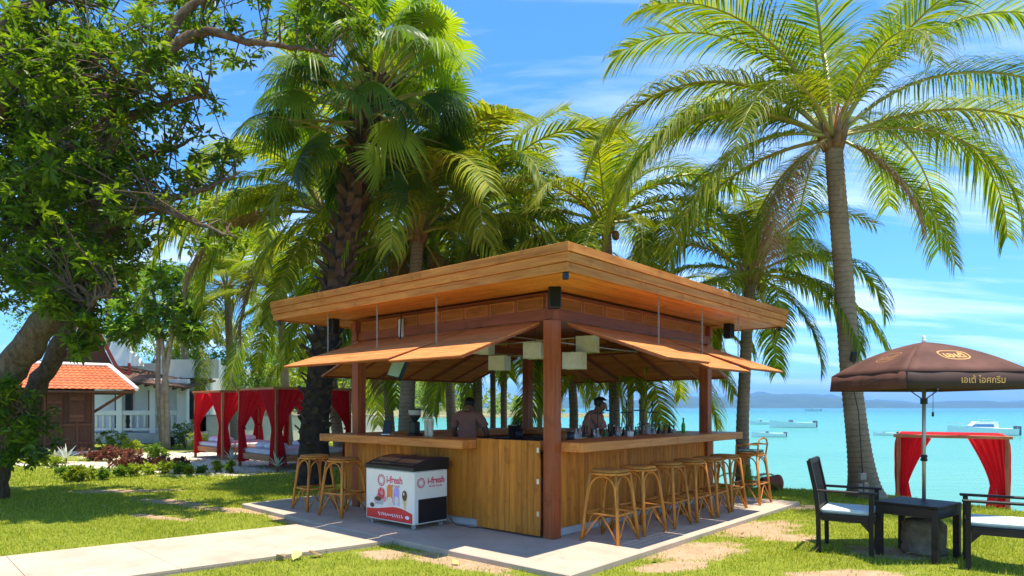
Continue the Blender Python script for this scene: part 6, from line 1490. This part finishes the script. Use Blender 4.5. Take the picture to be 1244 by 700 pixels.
k = MB(); k.add([(-3.6, -.6, 3.0), (2.45, -.6, 2.35), (2.45, 2.4, 2.75), (-3.6, 2.4, 3.9), (-3.6, -.6, 3.08), (2.45, -.6, 2.43), (2.45, 2.4, 2.83), (-3.6, 2.4, 3.98)], [(3, 2, 1, 0), (4, 5, 6, 7), (0, 1, 5, 4), (1, 2, 6, 5), (2, 3, 7, 6), (3, 0, 4, 7)]); rf = k.build('roof', M['roofbrown'], wh)
for i in range(16):
    x = -3.5+i*.39; z = 3.0-.65*(x+3.6)/6.05; k = MB(); k.bar((x, -.58, z-.06), (x, 2.2, z+.5), .06, .09); k.build('rafter', M['hw2'], rf)
# curved white gable with scroll
k = MB(); poly = [(-2.2, 3.4), (-.2, 3.4), (-.35, 3.75), (-.75, 4.1), (-1.0, 4.9), (-1.2, 5.3), (-1.4, 4.9), (-1.65, 4.1), (-2.05, 3.75)]; n_ = len(poly)
k.add([(x, .9, z) for x, z in poly]+[(x, 1.2, z) for x, z in poly], [tuple(range(n_)), tuple(reversed(range(n_, 2*n_)))]+[(i, n_+i, n_+(i+1) % n_, (i+1) % n_) for i in range(n_)]); k.build('white_gable', M['offwhite'], wh)
# garden wall
gw_ = empty('garden_wall', (-12.4, 30.5, -.06), 0, 'low pale garden wall running behind the rear daybed', 'wall')
board('wall', gw_, -2.2, 6.5, 0, .2, 0, 1.15, M['offwhite'], .01); board('coping', gw_, -2.3, 6.6, -.05, .25, 1.151, 1.22, M['concrete_block'], .01)
# ================================================================== HEADLAND WOOD, GRASS, LITTER, HAZE
rs = np.random.RandomState(77); blobs = []
for i in range(420):
    x = rs.uniform(-330, 20); tt = rs.rand()**1.4; y = 266+8+80*tt; e = np.clip((18-x)/70, 0, 1); g_ = -1.8+7*e*min(1, tt*1.6); r_ = rs.uniform(4, 8.5)*(.45+.55*e)
    blobs.append(((x, y, g_+r_*.9), (r_*1.1, r_*1.1, r_)))
wd_ = leaf_cloud('headland_wood', blobs, 80000, 1.5, foliage('far_tree_leaf', [(.10, .18, .012), (.20, .29, .02), (.30, .36, .03)], .45, (1.6, 1.6, .5), .5), None, 78, .6, .6, 'stuff', .1, 5200)
tag(wd_, 'far wood of yellow green trees covering the headland', 'wood')
def inside_any(X, Y): return poly_inside(SLAB_POLY, X, Y) | poly_inside(PATH_POLY, X, Y)
rs = np.random.RandomState(5)
def grass(n_, xr, yr, hgt, wdt, seed):
    rs = np.random.RandomState(seed); X = rs.uniform(*xr, n_); Y = rs.uniform(*yr, n_)
    vis = (np.abs(X) < Y*.9) & (Y > 5.2); X, Y = X[vis], Y[vis]
    bare = np.maximum(spots(DIRT, X, Y), spots(SAND, X, Y)); pat = .5+.5*wob(X, Y, 1.9, 4)
    keep = (~inside_any(X, Y)) & (rs.rand(len(X)) > bare*.93) & (poly_dist(LAND, X, Y) > .12) & (rs.rand(len(X)) < .45+.55*pat)
    X, Y = X[keep], Y[keep]; Z = ground_z(X, Y); n_ = len(X)
    an = rs.uniform(0, 6.283, n_); h = hgt*rs.uniform(.4, 1.15, n_)*(.7+.5*(.5+.5*wob(X, Y, 2.6, 1))); ln = rs.uniform(.15, .9, n_)*h; an2 = rs.uniform(0, 6.283, n_)
    w_ = wdt*rs.uniform(.7, 1.3, n_)
    B = np.stack([X, Y, Z-.004], 1); s = np.stack([np.cos(an), np.sin(an), 0*an], 1)*w_[:, None]; T_ = B+np.stack([np.cos(an2)*ln, np.sin(an2)*ln, h], 1)
    V = np.stack([B-s, B+s, T_], 1).reshape(-1, 3); return V, np.arange(len(V)).reshape(-1, 3)
parts_ = [grass(26000, (-8, 8), (5.2, 13), .075, .005, 9), grass(230000, (-8, 8), (5.2, 9.2), .036, .0045, 1), grass(150000, (-9.5, 9), (9.2, 13), .042, .007, 2), grass(90000, (-13, 2), (13, 22), .05, .012, 3)]
VV = np.concatenate([p[0] for p in parts_]); off = 0; FF = []
for p in parts_: FF.append(p[1]+off); off += len(p[0])
gm_ = foliage('grass_blade', [(.15, .21, .010), (.24, .30, .014), (.35, .38, .022), (.48, .42, .09)], .35, (1.4, 1.4, .5), .5)
tag(link('grass', np_mesh('grass', VV, np.concatenate(FF)), gm_), 'short sunlit lawn grass around the bar and path', 'grass', kind='stuff')
# fallen leaves
M['litter'] = foliage('dry_leaf', [(.35, .24, .12), (.50, .38, .22), (.42, .40, .12)], .2, (1.1, 1, .8), .6, island=False)
for i, (px, py, sz, lb) in enumerate(((341, 681, .13, 'pale curled dry leaf lying on the grass before the path'), (360, 680, .15, 'brown dry leaf lying between two pale leaves on the grass'), (383, 677, .14, 'dry leaf on the grass closest to the freezer side path'), (504, 665, .13, 'yellow dry leaf on the bare earth below the freezer'), (553, 687, .09, 'small dry leaf on the bare earth before the slab'), (902, 653, .08, 'small dry leaf at the slab edge beside the stools'), (1108, 679, .10, 'white scrap of leaf under the low dark table'), (795, 683, .08, 'yellow dry leaf on the grass along the slab'), (128, 619, .10, 'pale dry leaf on the shaded left lawn'))):
    p = G(px, py); k = MB(); rr = random.Random(i)
    V = []; 
    for j in range(5):
        t = j/4; w_ = math.sin(math.pi*(.08+.86*t))*.34*sz; zc = .02+.03*math.sin(t*3+i)*.6
        V += [(-sz/2+sz*t, -w_, zc+.02), (-sz/2+sz*t, 0, zc), (-sz/2+sz*t, w_, zc+.015)]
    k.add(V, [(3*j+c, 3*j+c+1, 3*j+c+4, 3*j+c+3) for j in range(4) for c in range(2)])
    tag(k.build('fallen_leaf', M['litter'], None, p+Vector((0, 0, .012)), (rr.uniform(-.2, .2), rr.uniform(-.2, .2), rr.uniform(0, 6)), smooth=True), lb, 'leaf', 'fallen leaves')
HAZE = True
if HAZE:
    k = MB(); k.box(-9500, 9500, -80, 9500, -6, 240); hz_ = k.build('haze', None)
    m = bpy.data.materials.new('sea_air'); m.use_nodes = True; n = m.node_tree; n.nodes.clear(); o = n.nodes.new('ShaderNodeOutputMaterial'); pv = n.nodes.new('ShaderNodeVolumePrincipled')
    pv.inputs['Color'].default_value = (.30, .58, 1.0, 1); pv.inputs['Density'].default_value = .00020; pv.inputs['Anisotropy'].default_value = .2
    n.links.new(pv.outputs[0], o.inputs['Volume']); hz_.data.materials.clear(); hz_.data.materials.append(m); tag(hz_, 'thin bluish sea air over the bay', 'haze', kind='stuff')
